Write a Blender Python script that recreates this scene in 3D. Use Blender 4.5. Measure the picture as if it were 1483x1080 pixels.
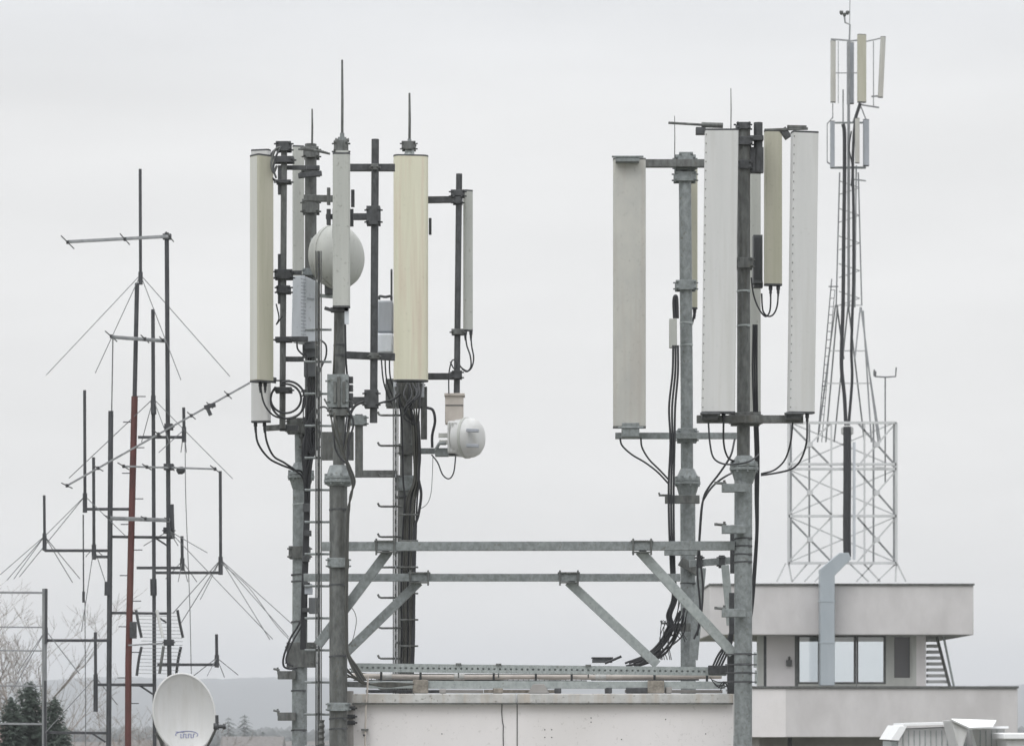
import bpy, math, random
from mathutils import Vector, Matrix
for o in list(bpy.data.objects): bpy.data.objects.remove(o)
scene = bpy.context.scene
R = math.radians
random.seed(7)

# ------------------------------------------------------------------ camera, sky, sun, exposure
S, HY, CX, CZ = 4740.0, 1040.0, 741.5, 20.0        # focal length, horizon and centre in photograph pixels; eye height
cam = bpy.data.cameras.new('camera'); camo = bpy.data.objects.new('camera', cam)
scene.collection.objects.link(camo); scene.camera = camo
camo.location = (0, 0, CZ); camo.rotation_euler = (R(90), 0, 0)
cam.sensor_width = 36; cam.lens = S / 1483 * 36; cam.shift_y = (HY - 540) / 1483
cam.clip_start = 1; cam.clip_end = 40000
cam.dof.use_dof = True; cam.dof.focus_distance = 31; cam.dof.aperture_fstop = 7.1

SUN_EL, SUN_AZ = 48, 205          # behind the camera, to the left
w = bpy.data.worlds.new('World'); scene.world = w; w.use_nodes = True
nt = w.node_tree; N = nt.nodes; L = nt.links
bg = N['Background']
sky = N.new('ShaderNodeTexSky'); sky.sky_type = 'NISHITA'; sky.sun_disc = False
sky.sun_elevation = R(SUN_EL); sky.sun_rotation = R(SUN_AZ)
tc = N.new('ShaderNodeTexCoord'); sx = N.new('ShaderNodeSeparateXYZ'); L.new(tc.outputs['Generated'], sx.inputs[0])
rmp = N.new('ShaderNodeValToRGB'); L.new(sx.outputs['Z'], rmp.inputs[0])      # cloud deck: brighter overhead
e = rmp.color_ramp.elements
e[0].position = 0.0; e[0].color = (.450, .443, .436, 1)
e[1].position = 1.0; e[1].color = (.98, .99, 1.0, 1)
for p, c in ((.04, (.440, .435, .430)), (.11, (.438, .435, .431)), (.18, (.430, .429, .427)), (.225, (.415, .421, .430)), (.5, (.70, .71, .72))):
    k = e.new(p); k.color = c + (1,)
mp = N.new('ShaderNodeMapping'); mp.inputs['Scale'].default_value = (3, 3, 16); L.new(tc.outputs['Generated'], mp.inputs[0])
nz = N.new('ShaderNodeTexNoise'); nz.inputs['Scale'].default_value = 1.6; nz.inputs['Detail'].default_value = 5; L.new(mp.outputs[0], nz.inputs[0])
mr = N.new('ShaderNodeMapRange'); mr.inputs[1].default_value = .3; mr.inputs[2].default_value = .7; mr.inputs[3].default_value = 18.3; mr.inputs[4].default_value = 20.5
L.new(nz.outputs[0], mr.inputs[0])
vm = N.new('ShaderNodeVectorMath'); vm.operation = 'SCALE'; L.new(rmp.outputs[0], vm.inputs[0]); L.new(mr.outputs[0], vm.inputs['Scale'])
mx = N.new('ShaderNodeMix'); mx.data_type = 'RGBA'; mx.inputs[0].default_value = .96
L.new(sky.outputs[0], mx.inputs[6]); L.new(vm.outputs[0], mx.inputs[7]); L.new(mx.outputs[2], bg.inputs[0])
bg.inputs[1].default_value = 0.1
sun = bpy.data.lights.new('sun', 'SUN'); sun.energy = 0.75; sun.angle = R(25); sun.color = (1, .985, .96)
so = bpy.data.objects.new('sun', sun); scene.collection.objects.link(so)
d = Vector((math.sin(R(SUN_AZ)) * math.cos(R(SUN_EL)), math.cos(R(SUN_AZ)) * math.cos(R(SUN_EL)), math.sin(R(SUN_EL))))
so.rotation_euler = d.to_track_quat('Z', 'Y').to_euler()
scene.view_settings.view_transform = 'Standard'; scene.view_settings.look = 'None'
scene.view_settings.exposure = 0.07; scene.view_settings.gamma = 1

# ------------------------------------------------------------------ materials
def mat(name, c1, c2=None, rough=.6, metal=0, scale=6, stretch=(1, 1, .15), bump=0, streak=None, spots=0, lo=.35, hi=.65):
    m = bpy.data.materials.new(name); m.use_nodes = True
    n = m.node_tree.nodes; l = m.node_tree.links; b = n['Principled BSDF']
    b.inputs['Roughness'].default_value = rough; b.inputs['Metallic'].default_value = metal
    if c2 is None: c2 = tuple(v * .8 for v in c1)
    t = n.new('ShaderNodeTexCoord'); mpn = n.new('ShaderNodeMapping'); mpn.inputs['Scale'].default_value = stretch
    l.new(t.outputs['Object'], mpn.inputs[0])
    z = n.new('ShaderNodeTexNoise'); z.inputs['Scale'].default_value = scale; z.inputs['Detail'].default_value = 8; z.inputs['Roughness'].default_value = .65
    l.new(mpn.outputs[0], z.inputs[0])
    r = n.new('ShaderNodeValToRGB'); r.color_ramp.elements[0].position = lo; r.color_ramp.elements[1].position = hi
    r.color_ramp.elements[0].color = (*c2, 1); r.color_ramp.elements[1].color = (*c1, 1)
    l.new(z.outputs[0], r.inputs[0]); col = r.outputs[0]
    def over(colour, sc, st, a, bb, amt):
        nonlocal col
        q = n.new('ShaderNodeMapping'); q.inputs['Scale'].default_value = st; l.new(t.outputs['Object'], q.inputs[0])
        y = n.new('ShaderNodeTexNoise'); y.inputs['Scale'].default_value = sc; y.inputs['Detail'].default_value = 6; l.new(q.outputs[0], y.inputs[0])
        k = n.new('ShaderNodeMapRange'); k.inputs[1].default_value = a; k.inputs[2].default_value = bb; k.inputs[4].default_value = amt; l.new(y.outputs[0], k.inputs[0])
        x = n.new('ShaderNodeMix'); x.data_type = 'RGBA'; l.new(k.outputs[0], x.inputs[0]); l.new(col, x.inputs[6]); x.inputs[7].default_value = (*colour, 1)
        col = x.outputs[2]
    if streak: over(streak, 14 if spots is not None and 'concrete' not in name and 'render' not in name else 1.1, (1, 1, .05 if 'concrete' not in name and 'render' not in name else .6), .48, .68, .6)
    if spots: over((.12, .11, .09), 30, (1, 1, 1), .62, .72, spots)
    l.new(col, b.inputs['Base Color'])
    if bump:
        bp = n.new('ShaderNodeBump'); bp.inputs['Strength'].default_value = bump; bp.inputs['Distance'].default_value = .01
        l.new(z.outputs[0], bp.inputs['Height']); l.new(bp.outputs[0], b.inputs['Normal'])
    return m
M = dict(
    galv=mat('galvanised_steel', (.27, .295, .30), (.165, .18, .182), .5, .25, 24, (1, 1, .8), .25, None, .7),
    galvd=mat('weathered_steel', (.17, .178, .175), (.085, .09, .088), .55, .2, 22, (1, 1, .4), .3, (.05, .048, .042), .8),
    galvl=mat('bright_zinc', (.40, .43, .43), (.28, .31, .31), .42, .35, 20, (1, 1, .8), .1, None, .4),
    dark=mat('dark_steel', (.09, .094, .10), (.045, .047, .05), .55, .2, 20, (1, 1, .6), .15),
    farm=mat('tarnished_aluminium', (.085, .088, .095), (.05, .052, .058), .5, .3, 12, (1, 1, .3), .1),
    farml=mat('dull_aluminium', (.32, .33, .34), (.22, .23, .24), .45, .4, 12, (1, 1, .3)),
    wire=mat('dull_wire', (.20, .21, .22), (.15, .155, .16), .5, .3, 12),
    white=mat('white_radome', (.61, .61, .61), (.555, .56, .56), .45, 0, 7, (1, 1, .06), .03, (.50, .50, .485), .08),
    whiteb=mat('bluish_white_cover', (.62, .65, .70), (.53, .56, .60), .5, 0, 8, (1, 1, .3), .03, None, .3),
    cream=mat('yellowed_radome', (.70, .685, .555), (.60, .585, .46), .5, 0, 6, (1, 1, .05), .03, (.56, .46, .37), .12),
    olive=mat('olive_cream_radome', (.49, .475, .395), (.41, .40, .325), .5, 0, 7, (1, 1, .06), .03, (.36, .36, .27), .15),
    beige=mat('dirty_beige_radome', (.50, .495, .46), (.44, .44, .42), .55, 0, 6, (1, 1, .5), .03, (.42, .39, .36), .2),
    greyr=mat('grey_radome', (.48, .49, .465), (.40, .41, .39), .55, 0, 7, (1, 1, .1), .03, None, .4),
    boxb=mat('beige_enclosure', (.50, .46, .42), (.42, .38, .35), .5, 0, 9, (1, 1, 1), .03),
    boxd=mat('dark_grey_casting', (.13, .14, .15), (.09, .095, .10), .5, 0, 9),
    boxg=mat('grey_casting', (.36, .38, .42), (.30, .32, .35), .5, 0, 9),
    black=mat('black_cable_sheath', (.035, .037, .042), (.022, .023, .027), .5, 0, 20),
    cable2=mat('weathered_cable_sheath', (.09, .09, .08), (.045, .046, .042), .6, 0, 20),
    red=mat('faded_red_paint', (.13, .045, .042), (.085, .036, .033), .6, 0, 14, (1, 1, .3), .1, (.13, .07, .05)),
    plaster=mat('white_render', (.735, .71, .712), (.68, .66, .66), .85, 0, 1.6, (1, 1, .6), .05, (.62, .60, .59), .2),
    coping=mat('weathered_coping', (.56, .56, .55), (.38, .38, .37), .6, .1, 5, (1, 1, 1), .2, (.42, .36, .30), .6),
    concrete=mat('pale_concrete', (.60, .585, .588), (.52, .505, .508), .9, 0, 1.6, (1, 1, .5), .1, (.46, .445, .445), .2),
    concd=mat('grey_concrete', (.33, .32, .31), (.25, .24, .23), .9, 0, 2, (1, 1, 1), .1),
    duct=mat('blue_grey_duct', (.40, .44, .475), (.34, .38, .415), .4, .2, 2, (1, 1, .2)),
    brick=mat('old_brick', (.31, .285, .25), (.17, .155, .135), .9, 0, 20, (1, 1, 1), .3),
    tile=mat('brown_roof_tile', (.19, .18, .175), (.14, .13, .125), .8, 0, 3),
    wall=mat('cream_house_wall', (.55, .52, .46), (.45, .43, .38), .9, 0, 1),
    bark=mat('grey_bark', (.17, .15, .135), (.11, .10, .09), .9, 0, 4),
    twig=mat('pale_twigs', (.30, .265, .24), (.20, .175, .16), .9, 0, 1, (1, 1, 1)),
    fir=mat('conifer_needles', (.055, .075, .058), (.028, .04, .032), .9, 0, 1.2, (1, 1, 1)),
    grass=mat('winter_fields', (.11, .12, .07), (.07, .075, .05), .95, 0, .004, (1, 1, 1)),
    wood=mat('wooded_hillside', (.055, .062, .058), (.04, .047, .045), .95, 0, .02, (1, 1, 1)),
    whitesteel=mat('white_painted_steel', (.62, .63, .64), (.50, .51, .52), .5, 0, 3),
    whitelit=mat('white_flashing_lit_top', (.84, .85, .86), (.78, .79, .80), .5, 0, 3),  # flashing white; on the upturned top sheet its brightness is painted sky light
    glassd=mat('dark_room_glass', (.10, .10, .105), (.07, .07, .075), .12, 0, 1),
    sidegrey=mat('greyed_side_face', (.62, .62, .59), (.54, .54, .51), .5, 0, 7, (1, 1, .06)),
    ink=mat('faded_blue_print', (.28, .30, .46), (.22, .24, .40), .6),
    pink=mat('red_painted_wall', (.34, .20, .20), (.28, .17, .17), .8, 0, 1),
)
def glassmat():
    m = bpy.data.materials.new('window_glass'); m.use_nodes = True
    n = m.node_tree.nodes; l = m.node_tree.links; n.clear()
    o = n.new('ShaderNodeOutputMaterial'); x = n.new('ShaderNodeMixShader'); t = n.new('ShaderNodeBsdfTransparent'); g = n.new('ShaderNodeBsdfGlossy')
    t.inputs[0].default_value = (.93, .96, .97, 1); g.inputs['Roughness'].default_value = .03; x.inputs[0].default_value = .12
    l.new(t.outputs[0], x.inputs[1]); l.new(g.outputs[0], x.inputs[2]); l.new(x.outputs[0], o.inputs[0]); return m
M['glass'] = glassmat()

# ------------------------------------------------------------------ helpers
def P(x, y, Y):  return Vector(((x - CX) * Y / S, Y, CZ + (HY - y) * Y / S))
def m_(px, Y):   return px * Y / S
class MB:
    def __init__(s): s.v = []; s.f = []
    def add(s, vs, fs):
        k = len(s.v); s.v += [Vector(v) for v in vs]; s.f += [tuple(i + k for i in f) for f in fs]; return s
    def box(s, c, size, yaw=0, pitch=0):
        a, b, h = size[0] / 2, size[1] / 2, size[2] / 2
        rm = Matrix.Rotation(yaw, 3, 'Z') @ Matrix.Rotation(pitch, 3, 'X')
        vs = [Vector(c) + rm @ Vector((i * a, j * b, k * h)) for i in (-1, 1) for j in (-1, 1) for k in (-1, 1)]
        return s.add(vs, [(0, 1, 3, 2), (4, 6, 7, 5), (0, 4, 5, 1), (2, 3, 7, 6), (0, 2, 6, 4), (1, 5, 7, 3)])
    def pbox(s, x0, y0, x1, y1, Y, dep):        # front face at distance Y
        a = P(x0, y1, Y); b = P(x1, y0, Y)
        return s.box(((a.x + b.x) / 2, Y + dep / 2, (a.z + b.z) / 2), (b.x - a.x, dep, b.z - a.z))
    def tube(s, pts, r, n=10):
        pts = [Vector(p) for p in pts]; rs = r if isinstance(r, (list, tuple)) else [r] * len(pts)
        t0 = (pts[1] - pts[0]).normalized(); up = Vector((0, 0, 1)) if abs(t0.z) < .9 else Vector((0, 1, 0))
        u = t0.cross(up).normalized(); vs = []
        for i, p in enumerate(pts):
            t = (pts[min(i + 1, len(pts) - 1)] - pts[max(i - 1, 0)]).normalized()
            u = (u - t * u.dot(t)).normalized(); w_ = t.cross(u)
            vs += [p + (u * math.cos(2 * math.pi * j / n) + w_ * math.sin(2 * math.pi * j / n)) * rs[i] for j in range(n)]
        fs = [(i * n + j, i * n + (j + 1) % n, (i + 1) * n + (j + 1) % n, (i + 1) * n + j) for i in range(len(pts) - 1) for j in range(n)]
        fs += [tuple(range(n))[::-1], tuple((len(pts) - 1) * n + j for j in range(n))]
        return s.add(vs, fs)
    def bar(s, p0, p1, wd, dp):                 # rectangular bar; dp across, wd in depth
        p0 = Vector(p0); p1 = Vector(p1); t = (p1 - p0).normalized()
        a = Vector((0, 1, 0)); a = (a - t * a.dot(t)).normalized() if abs(t.y) < .95 else Vector((1, 0, 0)); b = t.cross(a).normalized()
        vs = [q + a * i * wd / 2 + b * j * dp / 2 for q in (p0, p1) for i, j in ((-1, -1), (1, -1), (1, 1), (-1, 1))]
        return s.add(vs, [(0, 1, 2, 3), (7, 6, 5, 4), (0, 4, 5, 1), (1, 5, 6, 2), (2, 6, 7, 3), (3, 7, 4, 0)])
    def lathe(s, c, axis, prof, n=32):
        ax = Vector(axis).normalized(); up = Vector((0, 0, 1)) if abs(ax.z) < .9 else Vector((0, 1, 0))
        u = ax.cross(up).normalized(); w_ = ax.cross(u); c = Vector(c); vs = []
        for t, r in prof: vs += [c + ax * t + (u * math.cos(2 * math.pi * j / n) + w_ * math.sin(2 * math.pi * j / n)) * max(r, 1e-4) for j in range(n)]
        fs = [(i * n + j, (i + 1) * n + j, (i + 1) * n + (j + 1) % n, i * n + (j + 1) % n) for i in range(len(prof) - 1) for j in range(n)]
        fs += [tuple(range(n)), tuple((len(prof) - 1) * n + j for j in range(n))[::-1]]
        return s.add(vs, fs)
    def build(s, name, material, parent=None, bevel=0, origin=None, ang=35):
        me = bpy.data.meshes.new(name)
        if parent is not None:
            r = parent
            while r.parent: r = r.parent
            o0 = Vector(r.location)
            if parent is not r: pass
        else:
            o0 = Vector(origin) if origin is not None else sum(s.v, Vector()) / len(s.v)
            if origin is None: o0.z = min(v.z for v in s.v)
        me.from_pydata([v - o0 for v in s.v], [], s.f); me.materials.append(M[material] if isinstance(material, str) else material)
        import bmesh
        bm = bmesh.new(); bm.from_mesh(me); bmesh.ops.recalc_face_normals(bm, faces=bm.faces); bm.to_mesh(me); bm.free()
        me.polygons.foreach_set('use_smooth', [True] * len(me.polygons)); me.set_sharp_from_angle(angle=R(ang))
        o = bpy.data.objects.new(name, me); scene.collection.objects.link(o)
        if parent is not None: o.parent = parent
        else: o.location = o0
        if bevel:
            b = o.modifiers.new('bevel', 'BEVEL'); b.width = bevel; b.segments = 2; b.limit_method = 'ANGLE'; b.angle_limit = R(40)
        return o
def tag(o, label=None, cat=None, group=None, kind=None):
    if label: o['label'] = label
    if cat: o['category'] = cat
    if group: o['group'] = group
    if kind: o['kind'] = kind
    return o
def thing(name, label, cat, loc, group=None):
    o = bpy.data.objects.new(name, None); o.empty_display_size = .1; scene.collection.objects.link(o); o.location = loc
    return tag(o, label, cat, group)
def curve(pts, sub=6):                           # smooth line through the points
    pts = [Vector(p) for p in pts]; q = [pts[0] * 2 - pts[1]] + pts + [pts[-1] * 2 - pts[-2]]; out = []
    for i in range(1, len(q) - 2):
        for k in range(sub):
            t = k / sub; a, b, c, d_ = q[i - 1:i + 3]
            out.append(.5 * ((2 * b) + (c - a) * t + (2 * a - 5 * b + 4 * c - d_) * t * t + (3 * b - a - 3 * c + d_) * t ** 3))
    return out + [pts[-1]]
def PP(lst, Y): return [P(q[0], q[1], Y + (q[2] if len(q) > 2 else 0)) for q in lst]
def cable(label, lst, Y, wpx=3, group=None, material='black', name='cable'):
    b = MB(); b.tube(curve(PP(lst, Y)), m_(wpx, Y) / 2, 8)
    return tag(b.build(name, material, origin=P(lst[0][0], lst[0][1], Y)), label, 'cable', group)
def clamp(par, x, y, wpx, hpx, Y, rpx=9, material='galv', name='clamp'):
    b = MB(); r = m_(rpx, Y); W = m_(wpx, Y); H = m_(hpx, Y); c = P(x, y, Y)
    for s_ in (-1, 1): b.box(c + Vector((0, s_ * (r + .012), 0)), (W, .022, H))
    b.box(c, (min(W * .92, 2 * r + .03), 2 * r, H * .55))
    for i in (-1, 1):
        for j in ((-1, 1) if hpx > 9 else (0,)):
            q = c + Vector((i * W * .42, 0, j * H * .32)); b.tube([q + Vector((0, -r - .05, 0)), q + Vector((0, r + .05, 0))], .007, 6)
            b.tube([q + Vector((0, -r - .037, 0)), q + Vector((0, -r - .023, 0))], .014, 6)
            q2 = c + Vector((i * W * .5, 0, j * H * .32)); b.tube([q2, q2 + Vector((i * .022, 0, 0))], .009, 6)
    return b.build(name, material, par, .003)
def flange(par, x, y, Y, rpx, rpole, material='galv', up=18, dn=22):
    b = MB(); c = P(x, y, Y); Rr = m_(rpx, Y); rp = m_(rpole, Y); U = m_(up, Y); D = m_(dn, Y)
    b.lathe(c, (0, 0, 1), [(-.03, Rr), (-.003, Rr)], 24); b.lathe(c, (0, 0, 1), [(.003, Rr * .97), (.026, Rr * .97)], 24)
    b.lathe(c, (0, .0, 1), [(.024, Rr * .93), (.05, Rr * .80), (U, rp * 1.12), (U * 1.02, rp * .9)], 10)
    b.lathe(c, (0, .0, 1), [(-.028, Rr * .93), (-.05, Rr * .84), (-D, rp * 1.3), (-D * 1.02, rp * .9)], 10)
    for k in range(8):
        a = k * math.pi / 4 + .2; q = c + Vector((math.cos(a), math.sin(a), 0)) * Rr * .88; b.tube([q + Vector((0, 0, -.05)), q + Vector((0, 0, .05))], .012, 6)
    return b.build('flange', material, par, ang=20)
def bands(par, x, ys, Y, rpx, material='dark', tilt=0):
    for y in ys:
        b = MB(); c = P(x, y, Y); r = m_(rpx, Y) + .003
        b.lathe(c, (random.uniform(-.06, .06), .05, 1), [(-.007, r), (.007, r)], 20); b.box(c + Vector((r * .7, -r * .75, 0)), (.03, .02, .022))
        b.build('band', material, par)
def roundrect(w_, d_, r, n=4, bulge=0):
    out = []
    for cx, cy, a0 in ((w_ / 2 - r, d_ / 2 - r, 0), (-w_ / 2 + r, d_ / 2 - r, 90), (-w_ / 2 + r, -d_ / 2 + r, 180), (w_ / 2 - r, -d_ / 2 + r, 270)):
        for k in range(n + 1):
            a = R(a0 + 90 * k / n); out.append((cx + r * math.cos(a), cy + r * math.sin(a)))
    if bulge:
        out2 = []
        for i, (x, y) in enumerate(out):
            out2.append((x, y))
            if i == 3 * n + 2 - n + n - 0 - 0: pass
        out = out2
    return out
def panel(label, x0, x1, yt, yb, Y, mt, yaw=0, ratio=.45, shift=0, group='panel antennas', rivets=0, conns=(), cap='dark', rr=.28, side=None):
    W = m_(x1 - x0, Y); a = R(yaw); wd = W / (math.cos(a) + ratio * abs(math.sin(a))); dp = wd * ratio
    c = P((x0 + x1) / 2, yb, Y); H = m_(yb - yt, Y); sh = m_(shift, Y)
    root = thing('panel_antenna', label, 'antenna', c, group)
    prof = roundrect(wd, dp, dp * rr, 5); n = len(prof); rm = Matrix.Rotation(a, 3, 'Z')
    def ring(t, k=1.0): return [c + Vector((sh * t, 0, H * t)) + rm @ Vector((x * k, y * k, 0)) for x, y in prof]
    b = MB(); rings = [ring(0), ring(.25), ring(.5), ring(.75), ring(1)]
    b.add([v for r_ in rings for v in r_], [(i * n + j, i * n + (j + 1) % n, (i + 1) * n + (j + 1) % n, (i + 1) * n + j) for i in range(4) for j in range(n)])
    nf = len(b.f)
    if rivets:
        for i in range(rivets):
            t = (i + .5) / rivets; q = c + Vector((sh * t, 0, H * t)) + rm @ Vector((-wd * .475, -dp * .5 - .001, 0)); b.tube([q, q + rm @ Vector((0, -.004, 0))], .006, 6)
    o = b.build('radome', mt, root)
    if rivets:
        o.data.materials.append(M['galvd'])
        for p in o.data.polygons:
            if p.index >= nf: p.material_index = 1
    for t, s_ in ((0, -1), (1, 1)):
        r0 = [v + Vector((0, 0, -.004 * s_)) for v in ring(t, 1.012)]; r1 = [v + Vector((0, 0, .012 * s_)) for v in ring(t, 1.012)]
        MB().add(r0 + r1, [(j, (j + 1) % n, (j + 1) % n + n, j + n) for j in range(n)] + [tuple(range(n)), tuple(range(n, 2 * n))]).build('end_cap', cap, root)
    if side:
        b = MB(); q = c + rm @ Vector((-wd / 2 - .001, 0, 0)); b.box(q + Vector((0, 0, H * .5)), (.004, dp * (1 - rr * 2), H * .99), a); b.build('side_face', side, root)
    for cx in conns:
        q = P(cx, yb, Y); q.z -= .01
        MB().lathe(q, (0, 0, -1), [(0, .018), (.04, .018), (.041, .013), (.075, .013), (.076, .009), (.10, .009)], 10).build('connector', 'black', root)
    return root
def pole(par, pts, Y, wpx, material='galvd', name='pole', n=16):
    b = MB(); b.tube(PP(pts, Y), m_(wpx, Y) / 2, n); return b.build(name, material, par)
def arm(par, x0, y0, x1, y1, Y, hpx, material='galvd', name='arm', dep=None):
    b = MB(); h = m_(hpx, Y); b.bar(P(x0, y0, Y), P(x1, y1, Y), dep or h, h); return b.build(name, material, par, .003)
ROOF = 17.0
def ybase(Y, z=ROOF): return HY + (CZ - z) * S / Y

# ------------------------------------------------------------------ the setting
b = MB(); g = [(-5900, -150), (5900, -150), (5900, 6600), (-5900, 6600)]
b.add([(x, y, 0) for x, y in g], [(0, 1, 2, 3)]); tag(b.build('ground', 'grass', origin=(0, 0, 0)), kind='structure')
def hills(Y, yridge, seed, name, amp):
    rnd = random.Random(seed); ph = [rnd.uniform(0, 6.3) for _ in range(8)]; vs = []; nx, ny = 520, 10
    for j in range(ny + 1):
        for i in range(nx + 1):
            x = -2600 + 5200 * i / nx; yy = Y - 900 + 1800 * j / ny
            rid = (HY - yridge) * Y / S + CZ + amp * sum(math.sin(x * (.0011 * (k + 1)) + ph[k]) / (k + 1) for k in range(6)) + 3.0 * rnd.random() + 2 * math.sin(x * .021 + ph[2])
            vs.append((x, yy, max(-1, rid * math.sin(math.pi * j / ny) ** .8 - 1)))
    fs = [(j * (nx + 1) + i, j * (nx + 1) + i + 1, (j + 1) * (nx + 1) + i + 1, (j + 1) * (nx + 1) + i) for j in range(ny) for i in range(nx)]
    tag(MB().add(vs, fs).build(name, 'wood', origin=(0, Y, 0), ang=180), kind='structure')
hills(5200, 993, 3, 'hills', 7)

# ------------------------------------------------------------------ buildings under the masts
t = thing('rooftop_building', 'low flat-roofed building carrying the white equipment room and the big antenna masts', 'building', (1.2, 33, 0))
MB().box((1.2, 33, 8.4), (14, 14, 16.8)).build('wall', 'concrete', t); MB().box((1.2, 33, 16.9), (14.3, 14.3, .2)).build('roof', 'concd', t)
t = thing('neighbour_building', 'flat-roofed neighbour building below the thicket of thin radio antennas', 'building', (-5.6, 47, 0))
MB().box((-5.6, 47.5, 8.4), (7, 10, 16.8)).build('wall', 'concrete', t); MB().box((-5.6, 47.5, 16.9), (7.3, 10.3, .2)).build('roof', 'concd', t)

# equipment room between the masts
WY = 30.25
t = thing('equipment_room', 'white rendered equipment room with cracked wall and stained metal coping between the two front masts', 'building', (1, 31.2, ROOF))
a = P(508, 1016, WY); c = P(1062, 1016, WY)
MB().box(((a.x + c.x) / 2, WY + .9, (ROOF + a.z) / 2), (c.x - a.x, 1.8, a.z - ROOF)).build('wall', 'plaster', t, .006)
b = MB(); prev = 503
for k, (xx, ee) in enumerate(((748, 1.0), (1062, 0))):
    p0 = P(prev, 1018, WY - .06); p1 = P(xx, 1004, WY - .06); b.box(((p0.x + p1.x) / 2, WY + .9, (p0.z + p1.z) / 2), (p1.x - p0.x - .004, 1.94, p1.z - p0.z)); prev = xx + .6
cp = b.build('coping', 'coping', t, .008)
b = MB(); b.pbox(503, 1017.5, 1062, 1019.5, WY - .075, .02); b.build('drip_edge', 'galvd', cp)
b = MB(); cr = [(727, 1018), (726.6, 1030), (727.4, 1043), (729, 1050), (728.6, 1062), (729, 1080), (728.5, 1150)]
for i in range(len(cr) - 1): b.bar(P(*cr[i], WY - .003), P(*cr[i + 1], WY - .003), .006, .008)
b.build('crack', 'dark', t)
b = MB(); b.pbox(748.2, 1018, 749.8, 1180, WY - .004, .006); b.build('joint', 'galvd', t)
b = MB()
for hx, hy in ((789, 1056), (799, 1056), (789, 1067), (799, 1067), (856, 1039), (856, 1045), (964, 1041), (1022, 1062), (900, 1070), (640, 1062)):
    b.lathe(P(hx, hy, WY), (0, -1, 0), [(0, .006), (.006, .004)], 8)
b.build('drill_hole', 'dark', t)
# lightning conductor down the wall
t = thing('earthing_rod', 'pale conductor rod with small clips running down the left end of the white wall', 'conductor rod', P(529, 1120, WY - .05))
pole(t, [(533, 978), (532, 1000), (530, 1022), (529, 1060), (527.5, 1120)], WY - .09, 2.6, 'boxb', 'rod', 8)
for yy in (1018, 1056): 
    b = MB(); b.pbox(523, yy - 1.3, 533, yy + 1.3, WY - .11, .11); b.build('clip', 'galvd', t)
b = MB(); b.lathe(P(527.5, 1064, WY - .09), (0, 0, 1), [(-.012, .005), (0, .014), (.012, .005)], 10); b.build('end_knob', 'dark', t)

# items on the roof edge of the room
t = thing('perforated_rail', 'long perforated zinc rail spanning between the front masts, topmost rail above the roof edge', 'rail', P(508, 973, 30.55))
b = MB()
p0 = P(508, 966, 30.5); p1 = P(1052, 972, 30.5)
Ln = (p1 - p0); nseg = 68
dirx = Ln.normalized(); hgt = m_(12, 30.5)
b.bar(p0 + Vector((0, 0, hgt * .30)), p1 + Vector((0, 0, hgt * .30)), .004, hgt * .40); b.bar(p0 - Vector((0, 0, hgt * .30)), p1 - Vector((0, 0, hgt * .30)), .004, hgt * .40)
for i in range(nseg):
    q = p0 + Ln * ((i + .5) / nseg); b.bar(q - dirx * Ln.length / nseg * .32, q + dirx * Ln.length / nseg * .32, .0038, hgt * .2)
b.bar(p0 + Vector((0, .035, hgt * .5)), p1 + Vector((0, .035, hgt * .5)), .07, .004)
b.bar(p0 + Vector((0, .07, 0)), p1 + Vector((0, .07, 0)), .004, hgt)
b.build('rail', 'galvl', t)
for xx in (664, 722, 852):
    b = MB(); b.pbox(xx - 4, 958 + (xx - 508) * .011, xx + 4, 961 + (xx - 508) * .011, 30.48, .08); b.pbox(xx - 1, 973, xx + 1, 981, 30.5, .02); b.build('bolt', 'galvd', t)
t = thing('bitumen_strip', 'dark weathered roofing strip lying along the coping under the channel', 'roofing strip', P(534, 1003, 30.6))
for k, (x0, x1, mt_) in enumerate(((530, 640, 'dark'), (641, 700, 'concd'), (701, 812, 'brick'), (905, 1046, 'concd'))): arm(t, x0, 1000.5, x1, 1000.8, 30.62 + .01 * k, 4.5, mt_, 'strip', .08)
t = thing('cable_mesh_tray', 'grey wire mesh tray between the conduit pipe and the perforated rail on the left half', 'cable tray', P(520, 984, 31.2))
for y in (975.5, 984.5): arm(t, 512, y, 850, y + 1, 31.2, 1.8, 'galvd', 'side_wire', .02)
for k in range(44): arm(t, 515 + 7.6 * k, 975.5, 515 + 7.6 * k, 985, 31.2, 1.1, 'galvd', 'cross_wire', .012)
cable('grey cable lying in the mesh tray behind the conduit pipe', [(508, 972), (560, 979), (640, 981), (720, 980), (800, 983), (850, 981), (900, 978)], 31.15, 2.4, None, 'cable2')
cable('black cable lying in the mesh tray behind the conduit pipe', [(506, 968), (550, 983), (620, 983), (700, 984), (780, 981), (860, 983), (960, 980)], 31.1, 2.0, None, 'black')
t = thing('conduit_pipe', 'dirty white conduit pipe on stub brackets running along the roof edge under the perforated rail', 'pipe', P(508, 984, 30.8))
pole(t, [(508, 978), (600, 980), (760, 980), (900, 980), (1045, 979)], 30.8, 7, 'boxb', 'pipe', 12)
for xx in (552, 609, 715, 776, 828, 948, 1024):
    b = MB(); b.pbox(xx - 1.6, 971, xx + 1.6, 988, 30.7, .04); b.build('bracket', 'dark', t)
for xx in (560, 665, 870):
    b = MB(); b.lathe(P(xx, 980 if xx > 570 else 979, 30.8), (1, 0, .02), [(-.05, m_(4.6, 30.8)), (.05, m_(4.6, 30.8))], 14); b.build('coupling', 'coping', t)
t = thing('steel_channel', 'galvanised steel channel lying on bricks along the coping of the white wall', 'channel', P(508, 998, 30.4))
arm(t, 534, 991, 1050, 991.5, 30.4, 10.5, 'galvl', 'channel', .05)
arm(t, 480, 990, 534, 991, 30.42, 8, 'galvd', 'end_piece', .04)
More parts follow.
